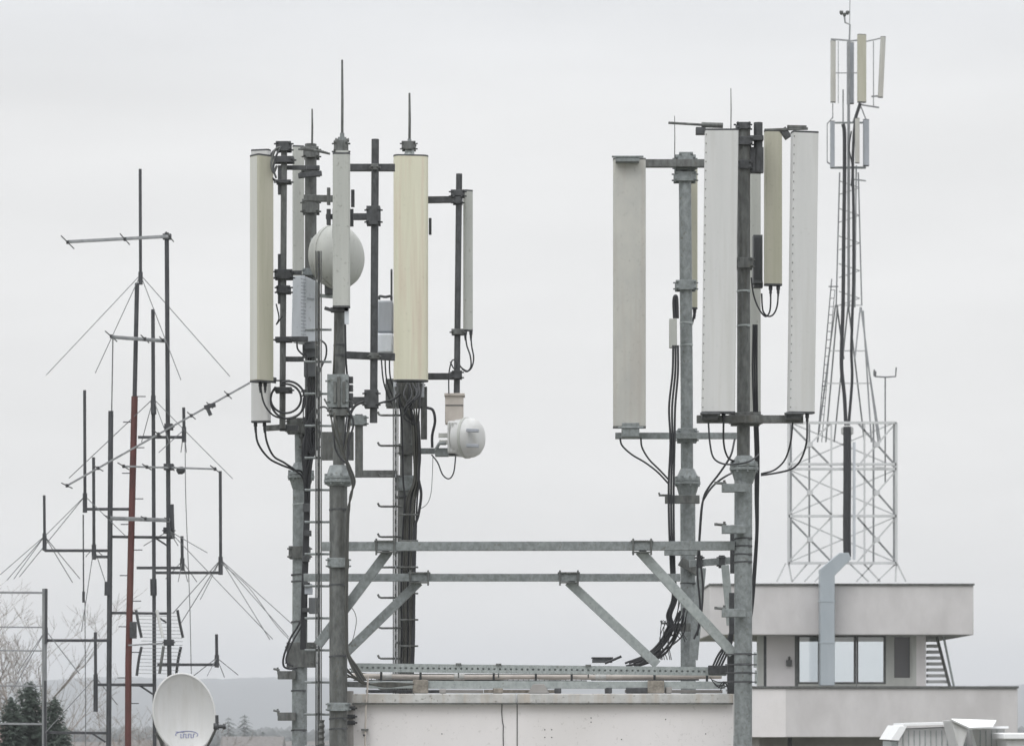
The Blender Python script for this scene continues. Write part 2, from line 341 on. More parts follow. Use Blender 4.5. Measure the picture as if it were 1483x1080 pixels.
for k, (x0, x1, y0, mt_, lab) in enumerate(((598, 620, 984, 'brick', 'tan brick in front of the channel, leftmost on the coping'), (636, 646, 997, 'concd', 'small dark block wedged under the channel beside the tan brick'),
        (714, 728, 996, 'brick', 'square brown block under the channel left of the wall crack'), (765, 796, 990, 'concd', 'dark sloped mortar lump just right of the wall joint'),
        (803, 813, 996, 'dark', 'narrow dark block right of the mortar lump on the coping'), (877, 886, 995, 'dark', 'small black block at mid right of the coping'),
        (907, 940, 995, 'dark', 'wide black block under the channel at the right'), (938, 962, 985, 'brick', 'pale tan brick lying over the channel at the right'), (964, 973, 994, 'concd', 'small grey stub right of the pale tan brick'))):
    b = MB(); y1 = 1003.5
    q0 = P(x0, y1, 30.33); q1 = P(x1, y0, 30.33)
    c = Vector(((q0.x + q1.x) / 2, 30.43 if y0 > 989 else 30.34, (q0.z + q1.z) / 2)); sz = (q1.x - q0.x, .14 if y0 > 989 else .06, q1.z - q0.z)
    b.box(c, sz, .06 * (k % 3 - 1))
    if 'sloped' in lab:
        for i in (1, 3, 5, 7): b.v[i].x = c.x + (b.v[i].x - c.x) * .55
    tag(b.build('brick' if mt_ == 'brick' else 'block', mt_, None, .008), lab, 'brick' if mt_ == 'brick' else 'block', 'blocks propping the channel')
# cable ladder strips behind, right half
t = thing('cable_tray', 'dark cable tray strip under the perforated rail at its right end', 'cable tray', P(855, 985, 31.0))
arm(t, 856, 973, 1012, 974, 31.0, 5, 'dark', 'side_rail', .03); arm(t, 856, 983.5, 1012, 983.5, 31.0, 3, 'dark', 'side_rail', .03)
for k in range(12): arm(t, 860 + 13 * k, 974, 860 + 13 * k, 983, 31.0, 3, 'galvd', 'rung', .02)
t = thing('junction_box', 'flat black junction box lying on the roof behind the perforated rail', 'box', P(872, 962, 31.3))
b = MB(); b.pbox(858, 952, 887, 959, 31.2, .16); b.build('case', 'boxd', t, .004); b = MB(); b.pbox(857, 951, 888, 953, 31.18, .2); b.build('lid', 'dark', t, .003)
b = MB(); b.tube(PP([(876, 960), (888, 955), (900, 950)], 31.1), .012, 8); b.build('lead', 'black', t)

# ------------------------------------------------------------------ beams between the masts
def truss(label, Y, yb, xs, xe, braces, h, clamps):
    t = thing('steel_truss', label, 'steel frame', P(xs, yb, Y), 'horizontal truss beams between the masts')
    arm(t, xs, yb, xe, yb - 1 if h > 12 else yb, Y, h, 'galv', 'beam')
    for (x0, y0, x1, y1, w_) in braces: arm(t, x0, y0, x1, y1, Y + .09, w_, 'galvl' if x0 > 700 else 'galv', 'brace', .07)
    for x in clamps:
        b = MB(); b.pbox(x - 16, yb - h / 2 - 2.5, x + 16, yb - h / 2 - .5, Y - .06, .14)
        b.pbox(x - 14, yb + h / 2 + .5, x + 14, yb + h / 2 + 2, Y - .06, .14)
        for i in (-1, 1): b.tube([P(x + 13 * i, yb - h / 2 - 5, Y - .055), P(x + 13 * i, yb + h / 2 + 6, Y - .055)], .009, 6)
        b.build('clamp', 'galvd', t)
    return t
truss('upper and nearer galvanised truss beam with two diagonal braces joining the thick front masts', 30.0, 791, 466, 1064, [(563, 797, 460, 934, 14), (926, 797, 1062, 946, 14)], 13, (558, 930))
truss('lower and farther galvanised truss beam with diagonal braces joining the rear masts', 31.6, 836, 440, 985, [(607, 842, 500, 946, 13), (823, 842, 952, 962, 13)], 11, (607, 824))

# ------------------------------------------------------------------ MASTS, left cluster
# A: rear-left
Y = 32.5
A = thing('steel_mast', 'rear left steel mast with a flange, leftmost of the thick masts', 'mast', P(433, ybase(Y), Y), 'thick steel masts')
pole(A, [(432, ybase(Y)), (435, 700)], Y, 22, 'galv', 'lower_pole', 24)
pole(A, [(435, 700), (434, 610)], Y, 15, 'galv', 'middle_pole', 20)
pole(A, [(450, 660), (450, 209)], Y - .05, 17, 'galvd', 'upper_pole', 20)
flange(A, 436, 688, Y, 19.5, 9, 'galv')
bands(A, 433, (795, 832, 842, 900, 1000, 1057), Y, 11.3); bands(A, 435, (730,), Y, 11.2, 'galvl')
for (x, y, w_, h_, r_) in ((429, 617, 26, 22, 10), (434, 800, 30, 18, 12), (450, 300, 24, 20, 9.5), (450, 250, 26, 9, 9.5), (451, 222, 22, 16, 9.5), (450, 570, 22, 10, 9.5), (436, 948, 40, 36, 12), (450, 620, 26, 26, 10)): clamp(A, x, y, w_, h_, Y - (0 if x < 445 else .05), r_, 'galvd')
for y in (977, 1037):
    b = MB(); b.pbox(402, y - 6, 428, y + 6, Y - .14, .12); b.build('bracket', 'galvd', A, .003)
    b = MB(); b.tube(PP([(396, y - 9), (405, y - 7)], Y - .1), .012, 6); b.tube(PP([(402, y - 11), (403, y - 1)], Y - .1), .01, 6); b.build('bracket_bolt', 'galvd', A)
arm(A, 385, 620, 450, 616, Y, 8, 'galvd', 'arm')
arm(A, 440, 287, 483, 288, Y - .5, 9, 'galvd', 'arm'); arm(A, 403, 243, 463, 243, Y - .2, 6, 'dark', 'arm'); arm(A, 432, 255, 466, 251, Y - .25, 7, 'dark', 'arm')
b = MB()
for i in range(5): b.tube(PP([(432 + i * 3, 216 - (i % 2) * 2), (466 + 3 * i, 219 + i)], Y - .3), .011, 6)
b.build('fixing_bars', 'galvd', A)
b = MB(); b.pbox(466, 625, 512, 666, 30.35, .05); b.build('junction_plate', 'galvd', A, .004)
b = MB(); b.pbox(438, 499, 459, 517, 32.06, .12); b.pbox(440, 522, 458, 545, 32.12, .1); b.build('cable_box', 'boxd', A, .004)
clamp(A, 449, 640, 26, 22, 32.45, 10, 'galvd'); clamp(A, 450, 395, 22, 10, 32.45, 9.5, 'galv')
# B: front-left
Y = 30.0
B = thing('steel_mast', 'front left thick steel mast with a narrow grey panel antenna at its top', 'mast', P(490, ybase(Y), Y), 'thick steel masts')
pole(B, [(490, ybase(Y)), (490, 700)], Y, 26, 'galvd', 'lower_pole', 28)
pole(B, [(490.5, 702), (492, 470), (495, 215)], Y, 17, 'galvd', 'upper_pole', 20)
flange(B, 491, 694, Y, 22, 12, 'galv', 20, 10)
bands(B, 490, (847, 950, 1028, 1040, 1055), Y, 13.2); bands(B, 490, (738,), Y, 13.2, 'dark'); bands(B, 492, (515, 500, 600), Y, 8.8, 'dark')
clamp(B, 490, 567, 31, 48, Y, 9, 'galv')
b = MB()
for x_ in (483, 496): b.pbox(x_, 552, x_ + 4, 584, Y - .095, .012)
b.pbox(488, 545, 493, 590, Y - .1, .02); b.build('saddle_rib', 'galvd', B, .003)
clamp(B, 490, 815, 30, 14, Y, 14, 'galv'); clamp(B, 490, 1023, 30, 12, Y, 14, 'galv'); clamp(B, 494, 214, 20, 18, Y, 8.5, 'galvd')
clamp(B, 492, 598, 30, 10, Y, 9, 'galvd')
b = MB(); 
for i in range(4): b.pbox(502, 545 + i * 12, 511, 554 + i * 12, Y - .03, .08)
b.build('side_lug', 'dark', B, .002)
b = MB(); b.bar(P(484, 345, Y + .2), P(484, 302, Y + .2), .03, .03); b.build('bracket', 'galvd', B)
arm(B, 476, 272, 476, 297, Y + .12, 5, 'galvd', 'bracket'); arm(B, 511, 275, 511, 300, Y + .12, 5, 'dark', 'bracket'); arm(B, 509, 303, 509, 328, Y + .12, 6, 'dark', 'bracket')
arm(B, 476, 303, 476, 326, Y + .12, 6, 'dark', 'bracket'); arm(B, 472, 314, 512, 314, Y + .14, 7, 'dark', 'bracket')
# C: rear centre with cables
Y = 35.0
C_ = thing('steel_mast', 'rear steel mast behind the widest cream panel, wrapped in black cables', 'mast', P(585, ybase(Y), Y), 'thick steel masts')
pole(C_, [(586, ybase(Y)), (588, 706)], Y, 24, 'galvd', 'pole', 24); pole(C_, [(588, 708), (589, 560), (592, 240)], Y, 18, 'galvd', 'upper_pole', 24)
clamp(C_, 586, 570, 54, 40, Y, 14, 'galvd'); clamp(C_, 588, 651, 20, 16, Y, 10, 'galvd'); clamp(C_, 587, 700, 24, 22, Y, 10, 'galv'); clamp(C_, 592, 212, 20, 12, Y, 8, 'galvd')
arm(C_, 520, 600, 520, 691, Y - .1, 11, 'galvd', 'offset_pole'); arm(C_, 515, 686, 575, 686, Y - .1, 10, 'galvd', 'offset_arm'); clamp(C_, 519, 609, 24, 14, Y - .1, 6, 'galv')
arm(C_, 597, 290, 664, 289, Y, 9, 'dark', 'arm'); arm(C_, 597, 545, 666, 545, Y, 9, 'dark', 'arm'); arm(C_, 600, 653, 646, 653, Y, 8, 'galv', 'arm')
arm(C_, 614, 560, 614, 636, Y - .05, 9, 'galvd', 'stub_pole'); arm(C_, 623, 316, 623, 340, Y, 4, 'dark', 'bracket'); arm(C_, 567, 390, 567, 500, Y, 3, 'dark', 'bracket')
for xx in (572, 612): arm(C_, xx, 553, xx, 575, Y - .2, 4.5, 'whiteb', 'drain_pipe')
b = MB(); b.tube(PP([(592, 240), (593, 222), (593.5, 205)], Y), [m_(13, Y), m_(7, Y), m_(6, Y)], 14); b.build('top_cone', 'galvl', C_)
bands(C_, 586, (720, 800, 880, 930), Y, 13.4, 'dark')

# climbing ladders: a centre rail with rungs
def ladder(label, x, yt, Y, wpx, ys, xl, xr, hook):
    t = thing('climbing_ladder', label, 'ladder', P(x, ybase(Y), Y), 'single rail climbing ladders')
    b = MB(); p0 = P(x, ybase(Y), Y); p1 = P(x, yt, Y); W = m_(wpx, Y)
    b.bar(p0, p1, W, W * .4); 
    for s_ in (-1, 1): b.bar(p0 + Vector((s_ * W * .42, -.01, 0)), p1 + Vector((s_ * W * .42, -.01, 0)), W * 1.2, W * .16)
    b.build('rail', 'galvd', t, .002)
    b = MB()
    for k in range(int((ybase(Y) - yt) / 12)): y_ = yt + 6 + 12 * k; b.bar(P(x, y_, Y - .055), P(x, y_ + 5, Y - .055), .004, W * .25)
    b.build('slot_row', 'farml' if hook else 'dark', t)
    for y in ys:
        b = MB(); pts = [(xl, y - 5), (xl + 2, y - 1), (xl + 5, y), (xr, y)] if hook else [(xl, y), (xr, y)]
        b.tube([p + Vector((0, .02, 0)) for p in PP(pts, Y)], .0115, 8)
        b.build('rung', 'galv' if not hook else 'galvd', t)
    return t
ladder('climbing ladder with one rail between the rear left mast and the front left mast', 461.5, 364, 31.0, 9, [477 + 46.4 * k for k in range(14)], 441, 480, False)
ladder('climbing ladder with one rail and upturned rungs left of the cable-wrapped rear mast', 573, 560, 34.6, 8, [601 + 44 * k for k in range(10)], 547, 582, True)

# vertical mounting poles
t = thing('mounting_pole', 'dark vertical mounting pole left of the widest cream panel, held on four side arms', 'pole', P(541, 612, 31.2), 'slim mounting poles')
pole(t, [(541, 612), (543.5, 202)], 31.2, 11, 'dark')
for (x0, y0, x1, y1, h_) in ((500, 243, 572, 243, 10), (506, 314, 540, 314, 9), (499, 514, 572, 517, 10), (503, 580, 538, 580, 10)): arm(t, x0, y0, x1, y1, 31.3, h_, 'dark')
clamp(t, 541, 313, 20, 27, 31.2, 6.5, 'dark'); clamp(t, 538, 578, 20, 26, 31.2, 6.5, 'dark'); clamp(t, 543, 243, 10, 9, 31.2, 6, 'galvd'); clamp(t, 542, 516, 14, 9, 31.2, 6, 'galvd')
t = thing('mounting_pole', 'slim grey mounting pole just right of the leftmost cream panel', 'pole', P(409, 618, 31.5), 'slim mounting poles')
pole(t, [(409, 620), (411.5, 209)], 31.5, 9, 'galvd')
for y, w_, h_ in ((213, 22, 14), (232, 30, 9), (264, 22, 5), (398, 26, 14), (420, 20, 11), (492, 24, 7), (565, 24, 8)): clamp(t, 411, y, w_, h_, 31.5, 6, 'dark')
for (x0, x1, y, h_) in ((404, 444, 243, 6), (407, 437, 395, 6), (405, 446, 491, 7), (408, 440, 520, 7), (405, 432, 620, 8)): arm(t, x0, y, x1, y, 31.55, h_, 'dark')
arm(t, 405, 368, 405, 440, 31.5, 5, 'dark', 'bracket'); arm(t, 405, 240, 405, 282, 31.5, 5, 'dark', 'bracket')
for x0, x1, y in ((390, 402, 492), (396, 404, 403), (368, 420, 551)): arm(t, x0, y, x1, y, 31.45, 2.2, 'dark', 'bolt')
arm(t, 378, 548, 400, 551, 31.5, 8, 'dark', 'lower_bracket')
t = thing('mounting_pole', 'dark mounting pole at the far right of the left cluster beside a short grey panel', 'pole', P(662, 570, 34.7), 'slim mounting poles')
pole(t, [(661.5, 572), (665, 252)], 34.7, 9, 'dark')
clamp(t, 663, 281, 20, 10, 34.7, 6, 'dark'); clamp(t, 663, 481, 18, 8, 34.7, 6, 'galvd'); clamp(t, 663, 290, 14, 12, 34.7, 6, 'dark'); clamp(t, 662, 543, 14, 12, 34.7, 6, 'dark')

rn = random.Random(31)
for k in range(9):
    x = 440 + rn.uniform(0, 16); y = 575 + rn.uniform(0, 40)
    cable('slack thin black lead in the cable clutter above the rear left flange', [(x, y, -.1), (x + rn.uniform(-8, 10), y + 25, -.2), (x + rn.uniform(-10, 8), y + 50, -.25), (443 + rn.uniform(-3, 5), 690, -.25), (444 + rn.uniform(-1, 2), 740, -.2)], 32.4, rn.choice((1.6, 2.4, 3)), 'slack leads above the rear left flange')
for k in range(6):
    x = 578 + rn.uniform(0, 30)
    cable('short black jumper looping under the widest cream panel', [(x, 555, -.2), (x + rn.uniform(-6, 6), 572, -.35), (592 + rn.uniform(-10, 8), 592 + rn.uniform(-6, 10), -.35), (600 + rn.uniform(-3, 3), 615, -.25)], 34.6, rn.choice((2, 3)), 'jumpers under the widest cream panel')
for k in range(5):
    y = 735 + k * 37; xx = 444 + rn.uniform(-1, 2)
    b = MB(); b.box(P(xx, y, 32.15), (m_(10, 32.2), .06, m_(rn.uniform(5, 14), 32.2))); b.build('cable_clip', 'dark', A, .003)
for k in range(6):
    b = MB(); b.box(P(592, 745 + 38 * k, 34.55), (m_(27, 35), .05, m_(2.4, 35))); b.build('cable_strap', 'galvd', C_, .003)
b = MB(); b.pbox(447, 865, 459, 888, 32.1, .12); b.build('splitter_box', 'boxd', A, .004)
b = MB(); b.pbox(441, 845, 452, 860, 32.15, .1); b.build('splitter_box', 'boxg', A, .004)

# lightning rods
def rod(label, x, yb, yt, Y, wpx, base=True):
    t = thing('lightning_rod', label, 'lightning rod', P(x, yb, Y), 'lightning rods')
    b = MB(); b.tube(PP([(x, yb), (x + .3, (yb + yt) / 2), (x, yt)], Y), [m_(wpx, Y) / 2, m_(wpx, Y) / 2.1, m_(wpx, Y) / 2.8], 8); b.build('rod', 'galvd', t)
    if base:
        b = MB(); b.lathe(P(x, yb, Y), (0, 0, 1), [(0, .04), (.03, .04), (.032, .022), (.07, .02)], 12); b.build('base', 'galv', t)
        b = MB(); b.tube(PP([(x - 8, yb - 1), (x + 8, yb - 1)], Y), .014, 6)
        for s_ in (-1, 1): b.tube(PP([(x + s_ * 8, yb - 1), (x + s_ * 10, yb - 1)], Y), .02, 6)
        b.build('cross_bolt', 'galvd', t)
rod('tallest lightning rod, on top of the front left mast', 495.5, 204, 87, 30, 4)
rod('lightning rod above the widest cream panel', 593, 211, 135, 35, 4)
rod('short lightning rod on top of the rear left mast', 452, 208, 158, 32.4, 3, False)
rod('fine whip rod rising above the right front mast left side', 1058.5, 188, 128, 29.9, 1.6, False)
rod('fine whip rod over the top arm of the rear right mast', 977, 232, 168, 32.4, 1.4, False)

# panels, left cluster
panel('long white panel hidden behind the leftmost cream panel, its lower end showing', 363, 393, 219, 610, 31.75, 'white', -14, .5, conns=(370, 383))
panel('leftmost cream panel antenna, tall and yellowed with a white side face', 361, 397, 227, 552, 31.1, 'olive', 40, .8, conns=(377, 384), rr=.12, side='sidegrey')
panel('slim greenish grey panel behind the rear left mast top', 423, 441, 213, 402, 32.9, 'greyr', 15, .5)
panel('narrow grey panel antenna on top of the front left mast', 482, 507, 224, 444, 29.8, 'greyr', 0, .6, conns=())
panel('widest cream panel antenna, yellowed, on the cable-wrapped rear mast', 569, 621, 227, 551, 34.6, 'cream', 6, .4, rr=.45)
panel('short grey panel at the far right edge of the left cluster', 670, 685.5, 277, 478, 34.9, 'greyr', 25, .6, conns=(674, 682))
b = MB(); b.pbox(486, 218, 504, 226, 29.78, .12); o = b.build('cap_block', 'greyr', None); tag(o, 'pale block capping the narrow grey panel under the tallest rod', 'bracket')
b = MB(); b.pbox(499, 446, 505, 469, 29.8, .03); o = b.build('drain_tube', 'whiteb', None); tag(o, 'short white tube hanging under the narrow grey panel', 'tube')
b = MB(); b.box(P(492, 449, 29.85), (m_(26, 30), .1, m_(6, 30))); b.bar(P(470, 446, 29.9), P(486, 451, 29.9), .03, .03); o = b.build('mounting_bracket', 'dark', None, .003); tag(o, 'dark bracket clasping the bottom of the narrow grey panel', 'bracket')

# white remote radio unit
t = thing('remote_radio_unit', 'bluish white ribbed radio unit hanging on the rear left mast', 'radio unit', P(440, 495, 31.9))
b = MB(); q = [(423, 398), (440, 399), (459, 406), (459, 492), (440, 495), (421, 490)]
fr = PP(q, 31.9); fr[0].y += .1; fr[5].y += .1; fr[2].y += .12; fr[3].y += .12
bk = [v + Vector((0, .3, 0)) for v in fr]
b.add(fr + bk, [(0, 1, 4, 5), (1, 2, 3, 4), (6, 11, 10, 7), (7, 10, 9, 8)] + [(i, i + 6, (i + 1) % 6 + 6, (i + 1) % 6) for i in range(6)]); b.build('case', 'whiteb', t, .006, ang=20)
b = MB()
for i in range(17): b.bar(P(436, 404 + 5 * i, 31.88), P(443, 405 + 5 * i, 31.87), .012, .008)
b.build('rib_row', 'boxg', t)
b = MB()
for y in (432, 478): b.bar(P(445, y, 31.93), P(455, y + 1, 31.99), .015, .012)
b.build('handle', 'boxg', t)
b = MB(); b.pbox(441, 494, 456, 505, 31.98, .06); b.build('connector_block', 'boxd', t, .004)
t = thing('remote_radio_unit', 'grey two-tone radio unit between the dark mounting pole and the widest cream panel', 'radio unit', P(560, 511, 34.9))
b = MB(); b.pbox(546, 435, 569, 481, 34.85, .25); b.build('upper_case', 'boxg', t, .02); b = MB(); b.pbox(545, 482, 569, 511, 34.8, .3); b.build('lower_case', 'whiteb', t, .02)
b = MB(); b.tube(curve(PP([(549, 434), (550, 429), (558, 430), (566, 429), (567, 434)], 34.9)), .014, 8); b.build('handle', 'dark', t)

# dishes
def drum(label, x, y, Y, rpx, ax, prof, mt, brk):
    t = thing('microwave_dish', label, 'dish antenna', P(x, y + rpx, Y), 'white microwave drum antennas')
    r = m_(rpx, Y); b = MB(); b.lathe(P(x, y, Y), ax, [(tt * r, rr_ * r) for tt, rr_ in prof], 40); b.build('radome', mt, t)
    return t
dprof = [(-.55, .45), (-.5, .86), (-.1, .98), (0, 1.0), (.03, 1.0), (.12, .985), (.25, .93), (.4, .80), (.5, .62), (.57, .38), (.6, .15), (.605, 0)]
t = drum('large white domed microwave dish behind the narrow grey panel', 490, 372, 31.6, 46, (.62, -.5, .02), dprof, 'greyr', None)
b = MB(); b.lathe(P(490, 372, 31.6), (.62, -.5, .02), [(-.06, m_(46.6, 31.6)), (-.02, m_(46.6, 31.6))], 40); b.build('rim', 'greyr', t)
b = MB(); b.pbox(470, 390, 482, 425, 31.6, .15); b.build('radio_box', 'boxd', t, .005)
arm(t, 450, 348, 478, 348, 31.9, 6, 'galvl', 'mount'); arm(t, 462, 428, 486, 430, 31.7, 5, 'galvl', 'mount')
t = drum('small white drum dish pointing right below the beige box', 676, 634, 34.4, 29, (.85, -.38, 0), [(-.55, .8), (-.5, .93), (0, .97), (.05, 1.0), (.35, .97), (.55, .88), (.72, .68), (.8, .42), (.83, .2), (.835, 0)], 'white', None)
b = MB(); b.pbox(648, 609, 672, 656, 34.3, .22); b.build('radio_box', 'white', t, .02)
for yy in (623, 645):
    b = MB(); b.bar(P(676, yy, 34.15), P(693, yy + .5, 34.12), .06, .035); b.build('handle', 'boxg', t, .005)
b = MB(); b.lathe(P(676, 634, 34.4), (.85, -.38, 0), [(-.015, m_(29.8, 34.4)), (.015, m_(29.8, 34.4))], 40); b.build('rim_band', 'greyr', t)
b = MB()
for i in range(4): b.pbox(650 + 5 * i, 612, 651.2 + 5 * i, 653, 34.28, .03)
b.build('rib_row', 'greyr', t)
for i, yy in enumerate((627, 637)):
    b = MB(); b.pbox(635 + i, yy, 650, yy + 6, 34.4, .06); b.build('bracket', 'greyr', t)
b = MB(); b.box(P(640, 655, 34.5), (m_(20, 34), .12, m_(12, 34))); b.tube(PP([(632, 650), (636, 642), (646, 642)], 34.4), .02, 8); b.build('mount', 'galv', t, .01)
b = MB(); b.pbox(650, 655, 668, 659, 34.35, .15); b.build('base_plate', 'dark', t)
t = thing('beige_box', 'beige rectangular filter box hanging between the dark mounting pole and the drum dish', 'box', P(658, 613, 34.5))
b = MB(); b.pbox(644.5, 571, 671, 613, 34.5, .18); b.build('case', 'boxb', t, .008); b = MB(); b.pbox(643.5, 569, 673, 573, 34.48, .22); b.build('lid', 'boxb', t, .004)
b = MB(); b.pbox(645, 586, 671, 587.3, 34.495, .01); b.build('seam', 'dark', t)

# ------------------------------------------------------------------ MASTS, right cluster
Y = 32.5
D = thing('steel_mast', 'rear right steel mast with bulging flange behind the diagonal brace', 'mast', P(998, ybase(Y), Y), 'thick steel masts')
pole(D, [(998, ybase(Y)), (996, 700)], Y, 22, 'galv', 'lower_pole', 24)
pole(D, [(995, 702), (994.5, 560), (992, 262)], Y, 18, 'galv', 'upper_pole', 20); pole(D, [(992, 268), (992, 222)], Y, 15, 'galvd', 'top_pole', 16)
flange(D, 995.5, 697, Y, 19, 9, 'galv', 18, 22)
for (x, y, w_, h_, r_) in ((992, 237, 30, 22, 9), (992, 257, 32, 14, 10), (993, 414, 30, 14, 10), (995, 631, 28, 20, 10)): clamp(D, x, y, w_, h_, Y, r_, 'galv')
clamp(D, 993, 225, 20, 6, Y, 8, 'galv')
bands(D, 994, (468, 500), Y, 9.2, 'galvl'); bands(D, 996.5, (845,), Y, 11.2)
arm(D, 888, 237, 1021, 237, Y - .12, 11, 'galvd', 'arm'); arm(D, 891, 631, 1070, 631, Y - .12, 9, 'galv', 'arm')
for (x0, x1, y, h_) in ((963, 1013, 723, 12), (966, 1000, 908, 12)):
    arm(D, x0, y, x1, y, Y - .2, h_, 'galvd', 'bracket', .06); arm(D, x0 - 9, y - 6, x0 + 8, y - 6, Y - .2, 3, 'galvd', 'bracket_bolt'); arm(D, x0 - 9, y - 10, x0 - 7, y - 5, Y - .2, 2.5, 'galvd', 'bracket_bolt')
t = D
arm(D, 962, 799, 1012, 799, 31.9, 10, 'galv', 'bracket'); arm(D, 985, 812, 1012, 828, Y - .13, 13, 'galvd', 'bracket')
Y = 30.0
E = thing('steel_mast', 'front right thick steel mast between the two white riveted panels', 'mast', P(1076, ybase(Y), Y), 'thick steel masts')
pole(E, [(1076, ybase(Y)), (1076.5, 690)], Y, 26, 'galv', 'lower_pole', 28)
pole(E, [(1076.5, 692), (1077, 500), (1077, 182)], Y, 19, 'galvd', 'upper_pole', 20)
flange(E, 1077.5, 676, Y, 21, 10, 'galv', 16, 24)
clamp(E, 1076, 184, 20, 10, Y, 9.5, 'dark'); clamp(E, 1077, 206, 24, 12, Y, 10, 'dark'); clamp(E, 1077, 240, 20, 12, Y, 10, 'dark'); clamp(E, 1077, 382, 26, 15, Y, 10, 'galvd'); clamp(E, 1080, 607, 42, 18, Y, 10, 'galvd')
pole(E, [(1098, 250), (1098, 178)], Y + .05, 13, 'dark', 'top_stub')
b = MB(); b.pbox(1083, 196, 1106, 203, Y - .04, .08); b.pbox(1083, 213, 1106, 250, Y + .02, .06); b.build('top_plate', 'dark', E, .004)
bands(E, 1077, (422, 472), Y, 9.8, 'galvl'); bands(E, 1076, (780, 791, 803, 814, 947, 962, 974, 987), Y, 13.2, 'dark')
for y in (706, 766, 887):
    b = MB(); b.pbox(1046, y - 6, 1080, y + 6, Y - .2, .1); b.build('bracket', 'galv', E, .003)
    b = MB(); b.tube(PP([(1036, y - 7), (1052, y - 6)], Y - .15), .014, 6); b.tube(PP([(1049, y - 11), (1049, y - 2)], Y - .15), .012, 6); b.tube(PP([(1037, y - 9), (1037, y - 5)], Y - .15), .016, 6); b.build('bracket_bolt', 'galvd', E)
arm(E, 1009, 607, 1163, 607, Y - .15, 11, 'galvd', 'arm')
arm(E, 1107, 188.5, 1170, 186.5, Y - .05, 3.5, 'galvd', 'arm'); arm(E, 1140, 183.5, 1168, 184, Y - .05, 4, 'galvd', 'arm_clamp')
arm(E, 1133, 187, 1142, 200, Y - .02, 10, 'dark', 'arm_bracket')
b = MB(); b.tube(PP([(968, 178), (1018, 181)], Y), .012, 8); b.tube(PP([(1016, 181), (1047, 182)], Y), m_(8, Y) / 2, 12); b.build('tilt_rod', 'galvd', E)
b = MB(); b.pbox(1008, 184, 1022, 194, Y - .03, .08); b.build('arm_bracket', 'dark', E, .003)
t = thing('bracket_frame', 'short steel bracket frame bridging the rear right and front right masts', 'bracket', P(1030, 900, 31.2))
arm(t, 998, 816, 1062, 811, 31.0, 10, 'galv', 'beam', .06); arm(t, 1016, 822, 1004, 955, 31.9, 13, 'galv', 'leg', .05); arm(t, 1050, 818, 1058, 905, 30.8, 11, 'galvl', 'leg', .05)
for x in (1013, 1045): clamp(t, x, 813, 8, 18, 31.0, 5, 'dark')
arm(t, 1060, 858, 1060, 918, 30.4, 8, 'dark', 'backing_plate', .05); arm(t, 1062, 830, 1062, 760, 30.35, 9, 'dark', 'backing_plate', .05)
t = thing('cable_clamp_frame', 'dark clamp assembly with side frame on the right mast level with the roof rails', 'bracket', P(1060, 1005, 30.1))
b = MB(); b.pbox(1054, 938, 1064, 1004, 30.2, .1); b.build('plate', 'dark', t, .004)
for y in (947, 962, 974, 987): arm(t, 1050, y, 1096, y, 29.85, 1.8, 'dark', 'u_bolt')
arm(t, 1094, 944, 1094, 966, 29.9, 5, 'galvl', 'side_plate'); arm(t, 1095, 970, 1095, 990, 29.9, 4, 'galvl', 'side_plate')
b = MB(); b.pbox(1026, 963, 1056, 976, 30.45, .08); b.build('splice_box', 'dark', t, .004)

panel('dirty beige grey panel, leftmost of the right cluster', 888, 935, 232, 618, 32.1, 'beige', 0, .35, rr=.15, cap='galvd')
for (x0, y0, x1, y1, dy) in ((892, 226, 926, 234, -.16), (901, 612, 926, 632, -.16)):
    b = MB(); b.pbox(x0, y0, x1, y1, 32.1 + dy, .22); b.tube(PP([(x0 - 6, (y0 + y1) / 2 - 3), (x1 + 6, (y0 + y1) / 2 - 3)], 32.1 + dy), .012, 6)
    tag(b.build('mounting_bracket', 'galv', None, .004), 'steel bracket clamping the %s of the dirty beige panel' % ('top' if y0 < 300 else 'bottom'), 'bracket')
panel('narrow taupe panel half hidden behind the rear right mast', 998, 1010.5, 240, 446, 32.9, 'olive', 10, .8, conns=(1006,))
panel('left white riveted panel antenna, in front beside the right mast', 1016, 1064, 190, 597, 29.7, 'white', 0, .42, shift=5, rivets=31, conns=(1048,), rr=.12, group='tall white riveted panel antennas')
panel('rightmost white riveted panel antenna of the right cluster', 1139.5, 1180, 193, 597, 29.7, 'white', 12, .42, shift=5.5, rivets=31, conns=(1169,), rr=.12, group='tall white riveted panel antennas')
for i, (x0, x1) in enumerate(((1015, 1042), (1137, 1163))):
    b = MB(); b.pbox(x0 + 2, 596, x1 - 2, 606, 29.62, .16); b.tube(PP([(x0 - 1, 599), (x1 + 1, 599)], 29.6), .014, 6)
    tag(b.build('mounting_bracket', 'dark', None, .004), 'black bracket under the foot of the %s white riveted panel' % ('left' if i == 0 else 'rightmost'), 'bracket')
panel('olive cream short panel between the right mast and the rightmost white panel', 1106, 1133, 191, 412, 30.3, 'olive', 8, .5, conns=(1116, 1127))
panel('pale grey slender panel standing directly behind the front right mast', 1085, 1102, 252, 597, 30.9, 'greyr', 8, .6)
t = thing('remote_radio_unit', 'small dark radio unit hanging beside the front right mast', 'radio unit', P(1098, 415, 30.4))
b = MB(); b.pbox(1091, 340, 1104.5, 410, 30.4, .15)
for i in range(6): b.pbox(1092 + 2 * i, 343, 1093 + 2 * i, 404, 30.385, .02)
b.build('case', 'boxd', t, .002); b = MB(); b.pbox(1092, 408, 1105, 416, 30.42, .1); b.build('connector_block', 'dark', t, .003)
t = thing('splice_case', 'pale grey slender cable splice case left of the rear right mast', 'splice case', P(975, 505, 32.2))
b = MB(); b.pbox(969.5, 461, 980.5, 503, 32.2, .09); b.build('case', 'greyr', t, .006)
